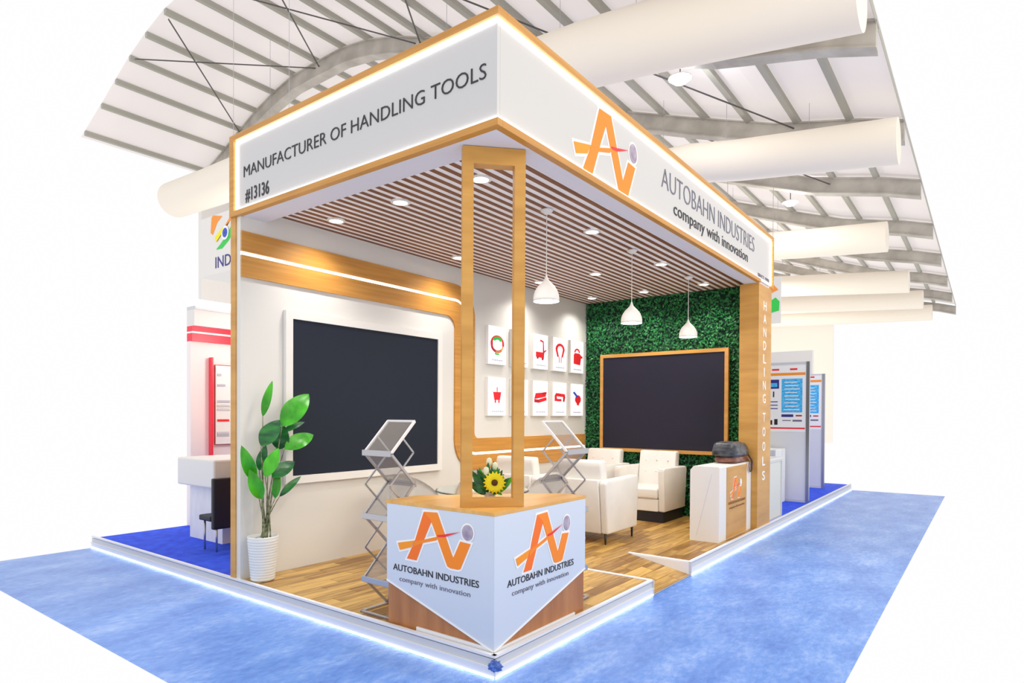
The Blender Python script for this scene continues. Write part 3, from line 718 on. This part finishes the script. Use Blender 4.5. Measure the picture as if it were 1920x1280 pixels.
for du_, dz, k in ((-.025, .215, 0), (-.005, .275, 1), (.035, .245, 1)):
    c_ = rgt*du_+Vector((0, 0, dz))+cdir*(.04 if k == 0 else .0)
    bm = bmesh.new(); tube(bm, (0, 0, .05), c_, .003, 6); obj('flower_stem', bm, m_leafb, t)
    bm = lathe(bmesh.new(), [(.001, -.03), (.016, -.018), (.020, .004), (.016, .026), (.001, .034)], c=c_, n=14); obj('tulip', bm, m_tulip, t, True)
for k in range(44):
    a_ = random.uniform(0, PI); l = random.uniform(.12, .215)*(.75+.3*math.sin(a_)); dd = rgt*math.cos(a_)*.85+Vector((0, 0, 1))*(.25+math.sin(a_))
    dd.normalize(); b0 = Vector((0, 0, .06))+rgt*random.uniform(-.03, .03)+cdir*random.uniform(-.02, .025)
    bm = leaf_mesh(bmesh.new(), b0, b0+dd*l, .055, cdir+Vector((random.uniform(-.4, .4), random.uniform(-.4, .4), .2)), .3, .1, 6, 1)
    obj('leaf', bm, m_leafd if k % 4 else m_leafb, t, True)
for k in range(10):
    sgn = -1 if k < 6 else 1
    b0 = Vector((0, 0, .085))+rgt*sgn*.03+cdir*.03; dd = rgt*sgn+Vector((0, 0, random.uniform(-.6, .8)))
    bm = leaf_mesh(bmesh.new(), b0, b0+dd.normalized()*random.uniform(.045, .07), .022, cdir, .3, .1, 5, 1); obj('leaf', bm, m_leafb, t, True)

# ---- potted plant
pp = Vector((.115, 2.70, ZD))
t = thing('potted_plant', 'tall green leafy plant in a ribbed white pot by the left wall', 'potted plant', pp)
prof = [(.001, 0), (.088, 0), (.096, .012)]
for k in range(15):
    z = .018+k*.024; r = .098+.030*(z/.375); prof += [(r+.0035, z), (r+.0035, z+.010), (r, z+.017)]
prof += [(.131, .385), (.131, .395), (.118, .395), (.112, .36), (.001, .36)]
bm = lathe(bmesh.new(), prof, n=44); obj('pot', bm, m_pot, t, True)
bm = bmesh.new()
for k in range(90):
    a_ = random.uniform(0, 2*PI); r = random.uniform(0, .10); bmesh.ops.create_icosphere(bm, subdivisions=1, radius=random.uniform(.008, .013), matrix=Matrix.Translation((r*math.cos(a_), r*math.sin(a_), .364+random.uniform(0, .008))))
o = obj('pebbles', bm, m_soil, t); o['kind'] = 'stuff'
def W2(x, z, y=2.70): return Vector((x, y, z))-pp
# (base x,z)(tip x,z) width material depth
LV = [((.131, 1.58), (.205, 1.90), .075, 'b', .03), ((.27, 1.49), (.55, 1.79), .20, 'b', -.05), ((.096, 1.32), (.27, 1.55), .16, 'd', .0),
      ((.315, 1.285), (.615, 1.41), .15, 'b', -.02), ((.035, 1.02), (-.10, 1.335), .11, 'b', .0), ((.07, .86), (-.045, 1.13), .12, 'b', -.05),
      ((.10, 1.05), (.235, 1.30), .12, 'b', -.06), ((.17, 1.04), (.40, 1.17), .13, 'd', -.05), ((.265, .86), (.48, 1.03), .065, 'd', -.02),
      ((.215, .85), (.245, 1.09), .075, 'b', -.03), ((.31, 1.28), (.34, 1.50), .16, 'd', .07), ((.35, 1.44), (.55, 1.53), .06, 'd', .06),
      ((.11, 1.10), (.15, 1.33), .09, 'd', .05), ((.20, 1.05), (.26, 1.30), .07, 'b', .06)]
for (bx_, bz), (tx, tz), wd, k, dy in LV:
    b0 = W2(bx_, bz, 2.70+dy); t0 = W2(tx, tz, 2.70+dy*.6-.02)
    bm = leaf_mesh(bmesh.new(), b0, t0, wd, Vector((-.55, -.75, .35)), .22, .07, 12, 2, .03)
    obj('leaf', bm, m_leafb if k == 'b' else m_leafd, t, True)
    r0 = Vector((random.uniform(-.035, .045)+.02, random.uniform(-.03, .03), .36)); mid = r0.lerp(b0, .55); mid.x = r0.x+(b0.x-r0.x)*.3
    bm = bmesh.new(); prev = r0
    for q in range(1, 9):
        f = q/8; p_ = r0*(1-f)**2+mid*2*f*(1-f)+b0*f*f; tube(bm, prev, p_, .0075-.004*(q-1)/8, 8, .0075-.004*q/8); prev = p_
    obj('stem', bm, m_stem, t, True)

# ---- zigzag brochure stands
def brochure(label, loc, rz):
    """built facing -x (trays tilt up towards +x), width along y"""
    t = thing('brochure_stand', label, 'brochure stand', loc, rz, 'folding brochure stands')
    wy = .29; x0, x1 = 0, .235; hs = .2345; zt = 1.42
    lev = [zt-k*hs for k in range(7)]            # back, front, back ...
    xs = [x1 if k % 2 == 0 else x0 for k in range(7)]
    for k in range(5):
        a_ = (xs[k], lev[k]); b_ = (xs[k+1], lev[k+1])
        if k in (0, 1, 2, 4):                              # tray panel on the main zigzag
            bm = bmesh.new(); bar(bm, (a_[0], wy/2, a_[1]), (b_[0], wy/2, b_[1]), (0, 1, 0), wy-.02, .004)
            if k != 2 and k != 1: obj('tray', bm, m_smoke, t)
            elif k == 1: obj('tray', bm, m_smoke, t)
            else: obj('tray', bm, m_smoke, t)
        for y in (0, wy):
            bm = bmesh.new(); bar(bm, (a_[0], y, a_[1]), (b_[0], y, b_[1]), (0, 1, 0), .014, .018); obj('side_bar', bm, m_alu if k else m_aluw, t)
    for k in range(1, 6):                                  # crossing mirror bars
        xa = x1-xs[k] if k > 0 else x1
        a_ = (xa, lev[k]); b_ = (x1-xs[k+1] if k < 6 else x0, lev[k+1])
        if k == 5: b_ = (xs[k]*0+x1 if xs[k] == x0 else x0, .02)
        for y in (.012, wy-.012):
            bm = bmesh.new(); bar(bm, (a_[0], y, a_[1]), (b_[0], y, b_[1]), (0, 1, 0), .008, .012); obj('cross_bar', bm, m_alu, t)
    for y in (.012, wy-.012):                              # half link from the middle of the top tray to the first mirror node
        bm = bmesh.new(); bar(bm, ((x0+x1)/2, y, (lev[0]+lev[1])/2), (x1, y, lev[1]), (0, 1, 0), .008, .012); obj('cross_bar', bm, m_alu, t)
    bm = bmesh.new(); bar(bm, (x1, 0, zt), (x1, wy, zt), (0, 0, 1), .018, .012); obj('top_rail', bm, m_aluw, t)
    for k in (1, 2, 3, 5):                                 # lips at the nodes
        sx = -.012 if xs[k] == x0 else .012
        obj('tray_lip', bx((xs[k]+sx-.006, -.008, lev[k]-.022), (xs[k]+sx+.006, wy+.008, lev[k]+.022), .003, 1), m_alu, t)
    for y in (0, wy):
        bm = bmesh.new(); bar(bm, (xs[5], y, lev[5]), (x1, y, .015), (0, 1, 0), .014, .018); obj('side_bar', bm, m_alu, t)
    for y in (0, wy): obj('foot', bx((x0-.03, y-.012, 0), (x1+.03, y+.012, .018), .003, 1), m_alu, t)
    obj('foot_rail', bx((x0-.03, 0, 0), (x0-.01, wy, .018), .003, 1), m_alu, t)
    obj('foot_rail', bx((x1+.01, 0, 0), (x1+.03, wy, .018), .003, 1), m_alu, t)
    return t
brochure('silver folding zigzag brochure stand left of the corner counter', (.085, 1.02, ZD), 0)
brochure('silver folding zigzag brochure stand right of the corner counter', (1.425, .19, ZD), PI/2)

# ---- armchairs
def armchair(label, loc, rz, legs=True):
    """faces +x; origin at the centre of its footprint; .78 deep (x) by .72 wide (y)"""
    t = thing('armchair', label, 'armchair', loc, rz, 'white leather armchairs')
    wv = .38; z0 = .125 if legs else .15
    for s in (-1, 1):
        bm = bmesh.new()
        prof = [(-.42, .70), (-.36, z0), (.38, z0), (.42, .72), (.40, .745), (.36, .75), (-.38, .745)]
        y0, y1 = (wv-.09, wv) if s > 0 else (-wv, -wv+.09)
        prism(bm, prof, y1-y0, (0, y0, 0), (1, 0, 0), (0, 0, 1), (0, 1, 0))
        bmesh.ops.bevel(bm, geom=bm.edges[:], offset=.02, segments=3, affect='EDGES', profile=.5)
        obj('armrest', bm, m_leather, t, True)
    bm = bmesh.new(); prism(bm, [(-.44, .74), (-.36, z0), (-.27, z0), (-.29, .74)], 2*wv-.19, (0, -wv+.095, 0), (1, 0, 0), (0, 0, 1), (0, 1, 0))
    bmesh.ops.bevel(bm, geom=bm.edges[:], offset=.012, segments=2, affect='EDGES', profile=.5); obj('back_panel', bm, m_leather, t, True)
    bm = bmesh.new(); prism(bm, [(-.30, .36), (-.14, .38), (-.24, .955), (-.36, .955), (-.38, .9)], 2*wv-.19, (0, -wv+.095, 0), (1, 0, 0), (0, 0, 1), (0, 1, 0))
    bmesh.ops.bevel(bm, geom=bm.edges[:], offset=.025, segments=3, affect='EDGES', profile=.5); obj('back_cushion', bm, m_leather, t, True)
    for y in (-.17, 0, .17):
        for zz, xx in ((.82, -.214), (.66, -.186)):
            bm = bmesh.new(); bmesh.ops.create_uvsphere(bm, u_segments=10, v_segments=6, radius=.014, matrix=Matrix.Translation((xx, y, zz))); obj('tuft_button', bm, m_leather, t, True)
    obj('seat_cushion', bx((-.16, -wv+.10, .32), (.40, wv-.10, .47), .03, 3), m_leather, t, True)
    obj('seat_base', bx((-.27, -wv+.095, z0), (.385, wv-.095, .318), .008, 1), m_leather, t)
    if legs:
        for x in (-.33, .34):
            for y in (-.33, .33):
                bm = tube(bmesh.new(), (x, y, z0+.01), (x, y, 0), .017, 10, .010); obj('leg', bm, m_blk, t, True)
    else:
        obj('plinth', bx((-.34, -.35, 0), (.36, .35, .149)), m_plinth, t)
    return t
armchair('white leather armchair on thin black legs, back towards the front counter', (3.70, 1.39, ZD), 0)
armchair('white leather armchair seen from behind beyond the one with visible black legs', (3.66, 2.30, ZD), 0)
armchair('white leather armchair on black plinth facing the front, beside the reception desk', (5.52, 1.49, ZD), PI, False)
armchair('white leather armchair facing the front, in the corner by the lightboxes and leaf wall', (5.52, 2.39, ZD), PI, False)

# ---- round glass table and moulded chairs
tc_ = Vector((1.72, 1.52, ZD))
t = thing('round_glass_table', 'round greenish glass table behind the corner counter', 'table', tc_)
bm = lathe(bmesh.new(), [(.001, .738), (.446, .738), (.45, .742), (.45, .746), (.446, .75), (.001, .75)], n=64); obj('glass_top', bm, m_glass, t)
bm = lathe(bmesh.new(), [(.449, .736), (.454, .736), (.454, .741), (.449, .741)], n=64); obj('dark_rim', bm, m_blk, t)
bm = tube(bmesh.new(), (0, 0, .02), (0, 0, .737), .03, 20); obj('stem', bm, m_alu, t, True)
bm = lathe(bmesh.new(), [(.001, 0), (.24, 0), (.24, .012), (.05, .03), (.001, .03)], n=40); obj('base', bm, m_alu, t, True)
def tub(label, x, y, rz):
    t = thing('moulded_chair', label, 'chair', (x, y, ZD), rz, 'white moulded chairs around the glass table')
    bm = bmesh.new(); rows = []; n = 20
    for i in range(n+1):           # angle around, back at -x
        a_ = -PI*.78+2*PI*.78*i/n
        hgt = .45+.37*max(0, math.cos(a_*.62))**1.3
        row = []
        for k in range(9):
            f = k/8
            r = .09+.16*min(1, f*1.8)+.03*f; z = .43+(hgt-.43)*max(0, (f-.35)/.65)**1.1-.02*math.cos(f*PI)
            row.append(bm.verts.new((-math.cos(a_)*r*1.0+.02, math.sin(a_)*r*1.05, z)))
        rows.append(row)
    for a_, b_ in zip(rows, rows[1:]):
        for k in range(8): bm.faces.new((a_[k], a_[k+1], b_[k+1], b_[k]))
    bmesh.ops.solidify(bm, geom=bm.faces[:], thickness=.008)
    obj('shell', bm, m_white, t, True)
    bm = lathe(bmesh.new(), [(.001, .405), (.20, .41), (.22, .42), (.20, .43), (.001, .425)], n=32); obj('seat', bm, m_white, t, True)
    for sx in (-1, 1):
        for sy in (-1, 1):
            bm = tube(bmesh.new(), (sx*.10, sy*.10, .41), (sx*.20, sy*.20, 0), .012, 8, .008); obj('leg', bm, m_counterwood, t, True)
tub('white moulded chair at the glass table, on the side by the black wall screen', 1.52, 2.22, -PI/2)
tub('white moulded chair at the glass table, on the side by the oak ribbon', 2.30, 1.98, -PI*.8)
tub('white moulded chair at the glass table, on the side by the armchairs', 2.42, 1.32, PI*.92)

# ---- reception desk with bag
dx0, dx1, dy0, dy1, dz1 = 4.27, 5.505, .075, .42, 1.015
t = thing('reception_desk', 'white reception desk with oak front panel and small logo by the post', 'desk', (dx0, dy0, ZD))
def D_(x, y, z): return (x-dx0, y-dy0, z-ZD)
bm = bmesh.new(); prism(bm, [(0, 0), (dy1-dy0, 0), (dy1-dy0, dz1-ZD-.05), (dy1-dy0-.04, dz1-ZD), (.012, dz1-ZD), (0, dz1-ZD-.012)], dx1-dx0, (0, 0, 0), (0, 1, 0), (0, 0, 1), (1, 0, 0))
obj('body', bm, m_white, t)
obj('front_panel', bx(D_(4.53, dy0-.006, ZD+.01), D_(5.30, dy0+.001, dz1-.02)), m_wood, t)
bm = bmesh.new(); bar(bm, D_(dx0-.0008, .34, .20), D_(dx0-.0008, .16, .93), (0, 1, .25), .006, .003); obj('panel_groove', bm, m_alud, t)
nd = Vector((0, -1, 0))
logo(t, lambda u, v: (4.64+(u-.133)/.709*.46-dx0, -.0065, .60+(v-.611)/.349*.26-ZD), nd, layers=(m_or1, m_or2, m_or3, m_halo))
text('lettering', 'AUTOBAHN INDUSTRIES', m_textb, t, D_(4.58, dy0-.0085, .545), (1, 0, 0), .66, .032)
text('lettering', 'company with innovation', m_textb, t, D_(4.62, dy0-.0085, .49), (1, 0, 0), .58, .028)
t = thing('backpack', 'black and brown leather backpack lying on the reception desk', 'bag', (5.16, .23, dz1))
bm = bmesh.new(); bmesh.ops.create_cube(bm, size=1)
bmesh.ops.subdivide_edges(bm, edges=bm.edges[:], cuts=5, use_grid_fill=True)
for vv in bm.verts:
    x, y, z = vv.co*2
    l = (abs(x)**7+abs(y)**7+abs(z)**4)**(1/6); x, y, z = x/l, y/l, z/l
    z2 = z*(1-.35*max(0, x)**2)-.1*max(0, x); vv.co = (x*.33-.0, y*.15*(1-.15*z), .175+z2*.095+.007*math.sin(x*9+y*5))
obj('main_pocket', bm, m_bag, t, True)
bm = bmesh.new(); bmesh.ops.create_cube(bm, size=1)
bmesh.ops.subdivide_edges(bm, edges=bm.edges[:], cuts=5, use_grid_fill=True)
for vv in bm.verts:
    x, y, z = vv.co*2
    l = (abs(x)**5+abs(y)**5+abs(z)**5)**.2; x, y, z = x/l, y/l, z/l
    vv.co = (x*.30+.02, y*.14, .048+z*.046+.004*math.sin(x*14))
obj('front_pocket', bm, m_bagb, t, True)
for pts, mm in (([(.16, -.15, .08), (.17, -.185, .03), (.18, -.175, -.05), (.21, -.175, -.115), (.245, -.175, -.13)], m_bagb), ([(.26, -.14, .10), (.28, -.185, .02), (.28, -.18, -.09), (.26, -.178, -.13)], m_blk), ([(.30, -.13, .09), (.325, -.18, .0), (.325, -.18, -.06), (.30, -.178, -.12)], m_bagb)):
    bm = bmesh.new()
    for a_, b_ in zip(pts, pts[1:]): bar(bm, a_, b_, (1, 0, 0), .028, .007)
    obj('strap', bm, mm, t)

# ================================================================== HALL LAMPS
def highbay(label, x, y, z):
    t = thing('high_bay_lamp', label, 'hall lamp', (x, y, z))
    bm = lathe(bmesh.new(), [(.001, .10), (.10, .09), (.22, .05), (.23, .03), (.21, .03), (.001, .04)], n=28); obj('housing', bm, m_white, t, True)
    bm = lathe(bmesh.new(), [(.001, -.06), (.12, -.05), (.17, 0), (.19, .028), (.001, .028)], n=28); obj('diffuser', bm, m_lamp, t, True)
    bm = tube(bmesh.new(), (0, 0, .10), (0, 0, roof_z(y)-z+.05), .012, 6); obj('rod', bm, m_wire, t)
    l = bpy.data.lights.new('high_bay_bulb', 'POINT'); l.energy = 50; l.shadow_soft_size = .15; o_ = bpy.data.objects.new('high_bay_bulb', l); C.objects.link(o_); o_.parent = t; o_.location = (0, 0, -.2)
highbay('glowing hall lamp hanging just under the thick air duct', 8.8, 2.43, 8.12)
highbay('small glowing hall lamp hanging farther down the hall, right of the fascia lettering', 16.8, 2.28, 7.86)

for p_, e_ in (((15, 3.5, 5.6), 130), ((24, 6, 5.6), 380), ((33, 8, 5.6), 380), ((7.5, 13.5, 5.2), 160)):  # added warm fill without fixtures, brightens the far hall and left banner
    l = bpy.data.lights.new('hall_fill', 'POINT'); l.energy = e_; l.color = (1, .88, .74); l.shadow_soft_size = .3
    o_ = bpy.data.objects.new('hall_fill', l); C.objects.link(o_); o_.location = p_
# ================================================================== LEFT NEIGHBOUR
def cobj(name, bm, m, parent=None):
    clip(bm)
    if bm.faces: return obj(name, bm, m, parent)
    bm.free()
nd_ = cobj('floor_left', bx((.0, 3.01, 0), (5, 6.1, .115)), m_blueflo); struct(nd_)
nb = thing('neighbour_stand', 'neighbouring stand with red band and pink wall seen left of the post', 'exhibition stand', (1.5, 6, .115))
def NB(a): return Vector(a)-Vector((1.5, 6, .115))
def nbox(nm, a, b_, m):
    bm = bx(a, b_); clip(bm)
    if bm.faces:
        bmesh.ops.translate(bm, vec=-Vector((1.5, 6, .115)), verts=bm.verts); return obj(nm, bm, m, nb)
    bm.free()
nbox('back_wall', (1.1, 6, .12), (4.5, 6.1, 2.56), m_npink)
nbox('red_band', (1.1, 5.96, 2.56), (4.5, 6.1, 2.665), m_nred); nbox('red_band', (1.1, 5.96, 2.69), (4.5, 6.1, 2.76), m_nred)
nbox('white_strip', (1.1, 5.95, 2.666), (4.5, 6.1, 2.689), m_halo)
nbox('fascia', (1.1, 5.9, 2.76), (4.5, 6.1, 2.97), m_white); nbox('fascia_edge', (1.1, 5.86, 3.02), (4.5, 6.1, 3.10), m_led2); nbox('grey_edge', (1.1, 5.88, 2.97), (4.5, 6.1, 3.02), m_alud)
def YX(u, Y):   # x on plane Y for image column u (used only to measure)
    a_ = (u-PX)/FPX; d = rt0*a_+fw0; return CAM.x+d.x*(Y-CAM.y)/d.y
nbox('red_upright', (YX(397, 5.9), 5.9, .95), (YX(400, 5.9), 5.98, 2.36), m_nred)
nbox('poster_border', (YX(403.5, 5.97), 5.97, 1.18), (3.0, 5.995, 2.27), m_redd); nbox('poster', (YX(404.5, 5.96), 5.96, 1.19), (2.9, 5.985, 2.26), m_halo)
for z, w_, mm in ((2.12, .05, m_capt), (1.98, .1, m_capt), (1.76, .16, m_capt), (1.70, .16, m_alud), (1.65, .16, m_alud), (1.50, .15, m_red), (1.33, .15, m_alud), (1.30, .15, m_capt)):
    nbox('poster_print', (YX(408, 5.95), 5.950, z), (YX(408, 5.95)+w_*1.1, 5.958, z+.028), mm)
t = cobj('white_counter', bx((.75, 4.55, .116), (3.2, 5.3, .76)), m_drape)
tag(t, 'white cloth covered counter of the neighbouring stand with rounded edge', 'counter')
o = cobj('counter_top', bx((.62, 4.5, .761), (3.2, 5.35, 1.085), .02, 2), m_white); o.parent = t
l = bpy.data.lights.new('neighbour_fill', 'POINT'); l.energy = 45; l.shadow_soft_size = .2; l.color = (1, .95, .93)  # added fill light with no fixture, lifts the pink wall
o_ = bpy.data.objects.new('neighbour_fill', l); C.objects.link(o_); o_.parent = nb; o_.location = (.3, -1.3, 2.5)
# black chair in front of it
t = thing('black_chair', 'black chair with chrome leg standing on bright blue floor at left', 'chair', (.72, 4.25, .115))
def cb(nm, a, b_, m, bev=0):
    bm = bx(a, b_, bev); clip(bm)
    if bm.faces:
        bmesh.ops.translate(bm, vec=-Vector((.72, 4.25, .115)), verts=bm.verts); obj(nm, bm, m, t)
    else: bm.free()
cb('backrest', (.45, 4.18, .36), (1.15, 4.24, .91), m_plinth, .015)
cb('seat', (.45, 4.25, .44), (1.15, 4.5, .50), m_plinth, .015)
for x in (.50, 1.08):
    for y in (4.21, 4.46):
        bm = bmesh.new(); bmesh.ops.create_cone(bm, cap_ends=True, segments=10, radius1=.010, radius2=.012, depth=.33, matrix=Matrix.Translation((x-.72, y-4.25, .165))); obj('leg', bm, m_alu, t, True)
# hanging flag banner
t = thing('hanging_banner', 'white hanging banner with brushed tricolour flag mark left of the post', 'banner', (4, 9.5, 4.6))
ob = Vector((4, 9.5, 4.6))
def hb(nm, bm, m):
    clip(bm)
    if bm.faces: bmesh.ops.translate(bm, vec=-ob, verts=bm.verts); obj(nm, bm, m, t)
hb('board', bx((4.0, 8.2, 4.60), (4.9, 11.5, 5.86)), m_white)
def tri(pts, m, nm='flag_mark', dz=.17, dd=0):
    bm = bmesh.new(); prism(bm, pts, .006, (3.999-dd, .05 if dz else 0, dz), (0, 1, 0), (0, 0, 1), (-1, 0, 0)); hb(nm, bm, m)
tri([(10.78, 5.18), (10.72, 5.10), (10.35, 5.42), (10.1, 5.60), (9.8, 5.72), (9.8, 5.62), (10.2, 5.45)], m_orange)
tri([(10.79, 5.20), (10.70, 5.11), (10.5, 5.24), (10.42, 5.38)], m_yellow, dd=.012)
tri([(10.74, 4.94), (10.5, 4.93), (10.25, 5.05), (10.05, 5.2), (10.0, 5.4), (10.12, 5.36), (10.35, 5.16), (10.55, 5.04)], m_green)
tri([(10.98, 5.83), (10.9, 5.86), (10.55, 5.78), (10.75, 5.68), (10.93, 5.45), (11.02, 5.5)], m_orange, dz=0)
def ringy(cy_, cz_, r, ri, m):
    bm = bmesh.new(); n = 24
    for k in range(n):
        a0, a1 = 2*PI*k/n, 2*PI*(k+1)/n
        vs4 = [bm.verts.new((3.985, cy_+rr*math.cos(a_), cz_+rr*math.sin(a_))) for rr, a_ in ((r, a0), (r, a1), (ri, a1), (ri, a0))]; bm.faces.new(vs4)
    hb('wheel', bm, m)
ringy(10.42, 5.41, .15, .10, m_halo); ringy(10.42, 5.41, .10, .015, m_blue)
for yy in (8.9, 11.0):
    bm = tube(bmesh.new(), (4.5, yy, 5.85), (4.5, yy, roof_z(yy)+.05), .005, 6); hb('hanger', bm, m_alu)
text('lettering', 'INDIA', m_dkblue, t, tuple(Vector((3.994, 10.82, 4.715))-ob), (0, -1, 0), .98, .25)

# ================================================================== RIGHT NEIGHBOURS
o = cobj('floor_right', bx((LX+.005, .0, 0), (12.6, 5.4, .118)), m_blueflo); struct(o)
t = thing('low_cabinet', 'cream low cabinet just right of the oak post', 'cabinet', (6.15, .06, .118))
obj('body', bx((0.0, 0, 0), (.84, .5, .86)), m_cab, t)
for a_, b_ in (((.0, -.012, .0), (.84, -.001, .03)), ((.0, -.012, .83), (.84, -.001, .86)), ((.81, -.012, .031), (.84, -.001, .829)), ((.0, -.012, .031), (.03, -.001, .829))): obj('profile', bx(a_, b_), m_alud, t)
obj('top', bx((-.0, -.02, .861), (.86, .52, .885)), m_white, t)
t = tag(obj('draped_table', bx((8.1, .42, .119), (8.72, 1.7, 1.05), .015, 2), m_drape), 'narrow table draped in white cloth behind the cream cabinet', 'table')
def partition(label, X, y0, y1, z1, full=True):
    t = thing('poster_partition', label, 'partition', (X, y0, .118), 0, 'poster partitions down the aisle')
    def pbx(nm, a, b_, m):
        bm = bx(a, b_); clip(bm)
        if bm.faces: bmesh.ops.translate(bm, vec=-Vector((X, y0, .118)), verts=bm.verts); obj(nm, bm, m, t)
    pbx('panel', (X, y0+.05, .12), (X+.03, y1, z1-.03), m_grey)
    pbx('frame_post', (X-.015, y0, .118), (X+.045, y0+.05, z1), m_alu); pbx('frame_rail', (X-.005, y0+.05, z1-.03), (X+.035, y1, z1), m_alud)
    pbx('frame_rail', (X-.005, y0+.05, .118), (X+.035, y1, .16), m_alud)
    F_ = X-.004
    pbx('poster', (F_, y0+.06, 1.34), (X, y1, 2.5), m_halo)
    pbx('poster_band', (F_-.003, y0+.07, 2.33), (F_-.0005, y1, 2.375), m_orange); pbx('poster_band', (F_-.003, y0+.07, 1.39), (F_-.0005, y1, 1.415), m_red)
    pbx('price_block', (F_-.003, y0+.115, 1.68), (F_-.0005, y0+.455, 2.27), m_cyan)
    for k in range(9): pbx('price_line', (F_-.005, y0+.16+.02*(k % 3), 1.72+k*.06), (F_-.0032, y0+.41-.015*(k % 2), 1.735+k*.06), m_halo)
    pbx('poster_text', (F_-.003, y0+.26, 1.60), (F_-.0005, y0+.455, 1.645), m_dkblue); pbx('poster_text', (F_-.003, y0+.12, 1.61), (F_-.0005, y0+.22, 1.635), m_redd)
    pbx('poster_text', (F_-.003, y0+.30, 1.53), (F_-.0005, y0+.44, 1.545), m_text2); pbx('poster_text', (F_-.003, y0+.12, 1.52), (F_-.0005, y0+.27, 1.55), m_text2)
    pbx('poster_photo', (F_-.003, y0+.50, 2.10), (F_-.0005, y0+.9, 2.26), m_dkblue); pbx('poster_photo', (F_-.0036, y0+.53, 2.13), (F_-.0031, y0+.9, 2.2), m_cyan)
    for k in range(3): pbx('poster_photo', (F_-.003, y0+.52, 1.74+k*.06), (F_-.0005, y0+.66, 1.755+k*.06), m_dkblue)
    for k in range(4): pbx('poster_photo', (F_-.003, y0+.52+k*.09, 1.46), (F_-.0005, y0+.575+k*.09, 1.56-.02*(k % 2)), m_text)
    pbx('poster_photo', (F_-.003, y0+.58, 1.95), (F_-.0005, y0+.60, 2.05), m_text)
    for yy in (.2, .5): pbx('poster_text', (F_-.003, y0+yy, 2.42), (F_-.0005, y0+yy+.12, 2.45), m_red)
partition('white partition with blue price poster beside the oak post', 8.8, .055, 2.6, 2.56)
partition('second poster partition farther down the aisle, behind the nearer one', 11.4, .30, 2.6, 2.5)
o = cobj('far_stand', bx((12.4, .75, .119), (12.55, 5.3, 3.1)), m_white); tag(o, 'plain white stand wall far down the aisle behind the posters', 'stand wall')
# small far flag banner
t = thing('hanging_banner', 'small far hanging banner with orange and green mark right of the fascia end', 'banner', (13, 1.58, 3.85))
obj('board', bx((0, 0, 0), (.05, 1.5, 1.1)), m_white, t)
bm = bmesh.new(); prism(bm, [(.06, .80), (.40, .66), (.42, .86), (.16, .92)], .01, (-.001, 0, 0), (0, 1, 0), (0, 0, 1), (-1, 0, 0)); obj('flag_mark', bm, m_orange, t)
bm = bmesh.new(); prism(bm, [(.04, .30), (.40, .22), (.40, .44), (.12, .62), (.03, .52)], .01, (-.001, 0, 0), (0, 1, 0), (0, 0, 1), (-1, 0, 0)); obj('flag_mark', bm, m_green, t)
for yy in (.2, 1.3): obj('hanger', tube(bmesh.new(), (.025, yy, 1.09), (.025, yy, roof_z(1.58+yy)-3.85+.05), .006, 6), m_alu, t)
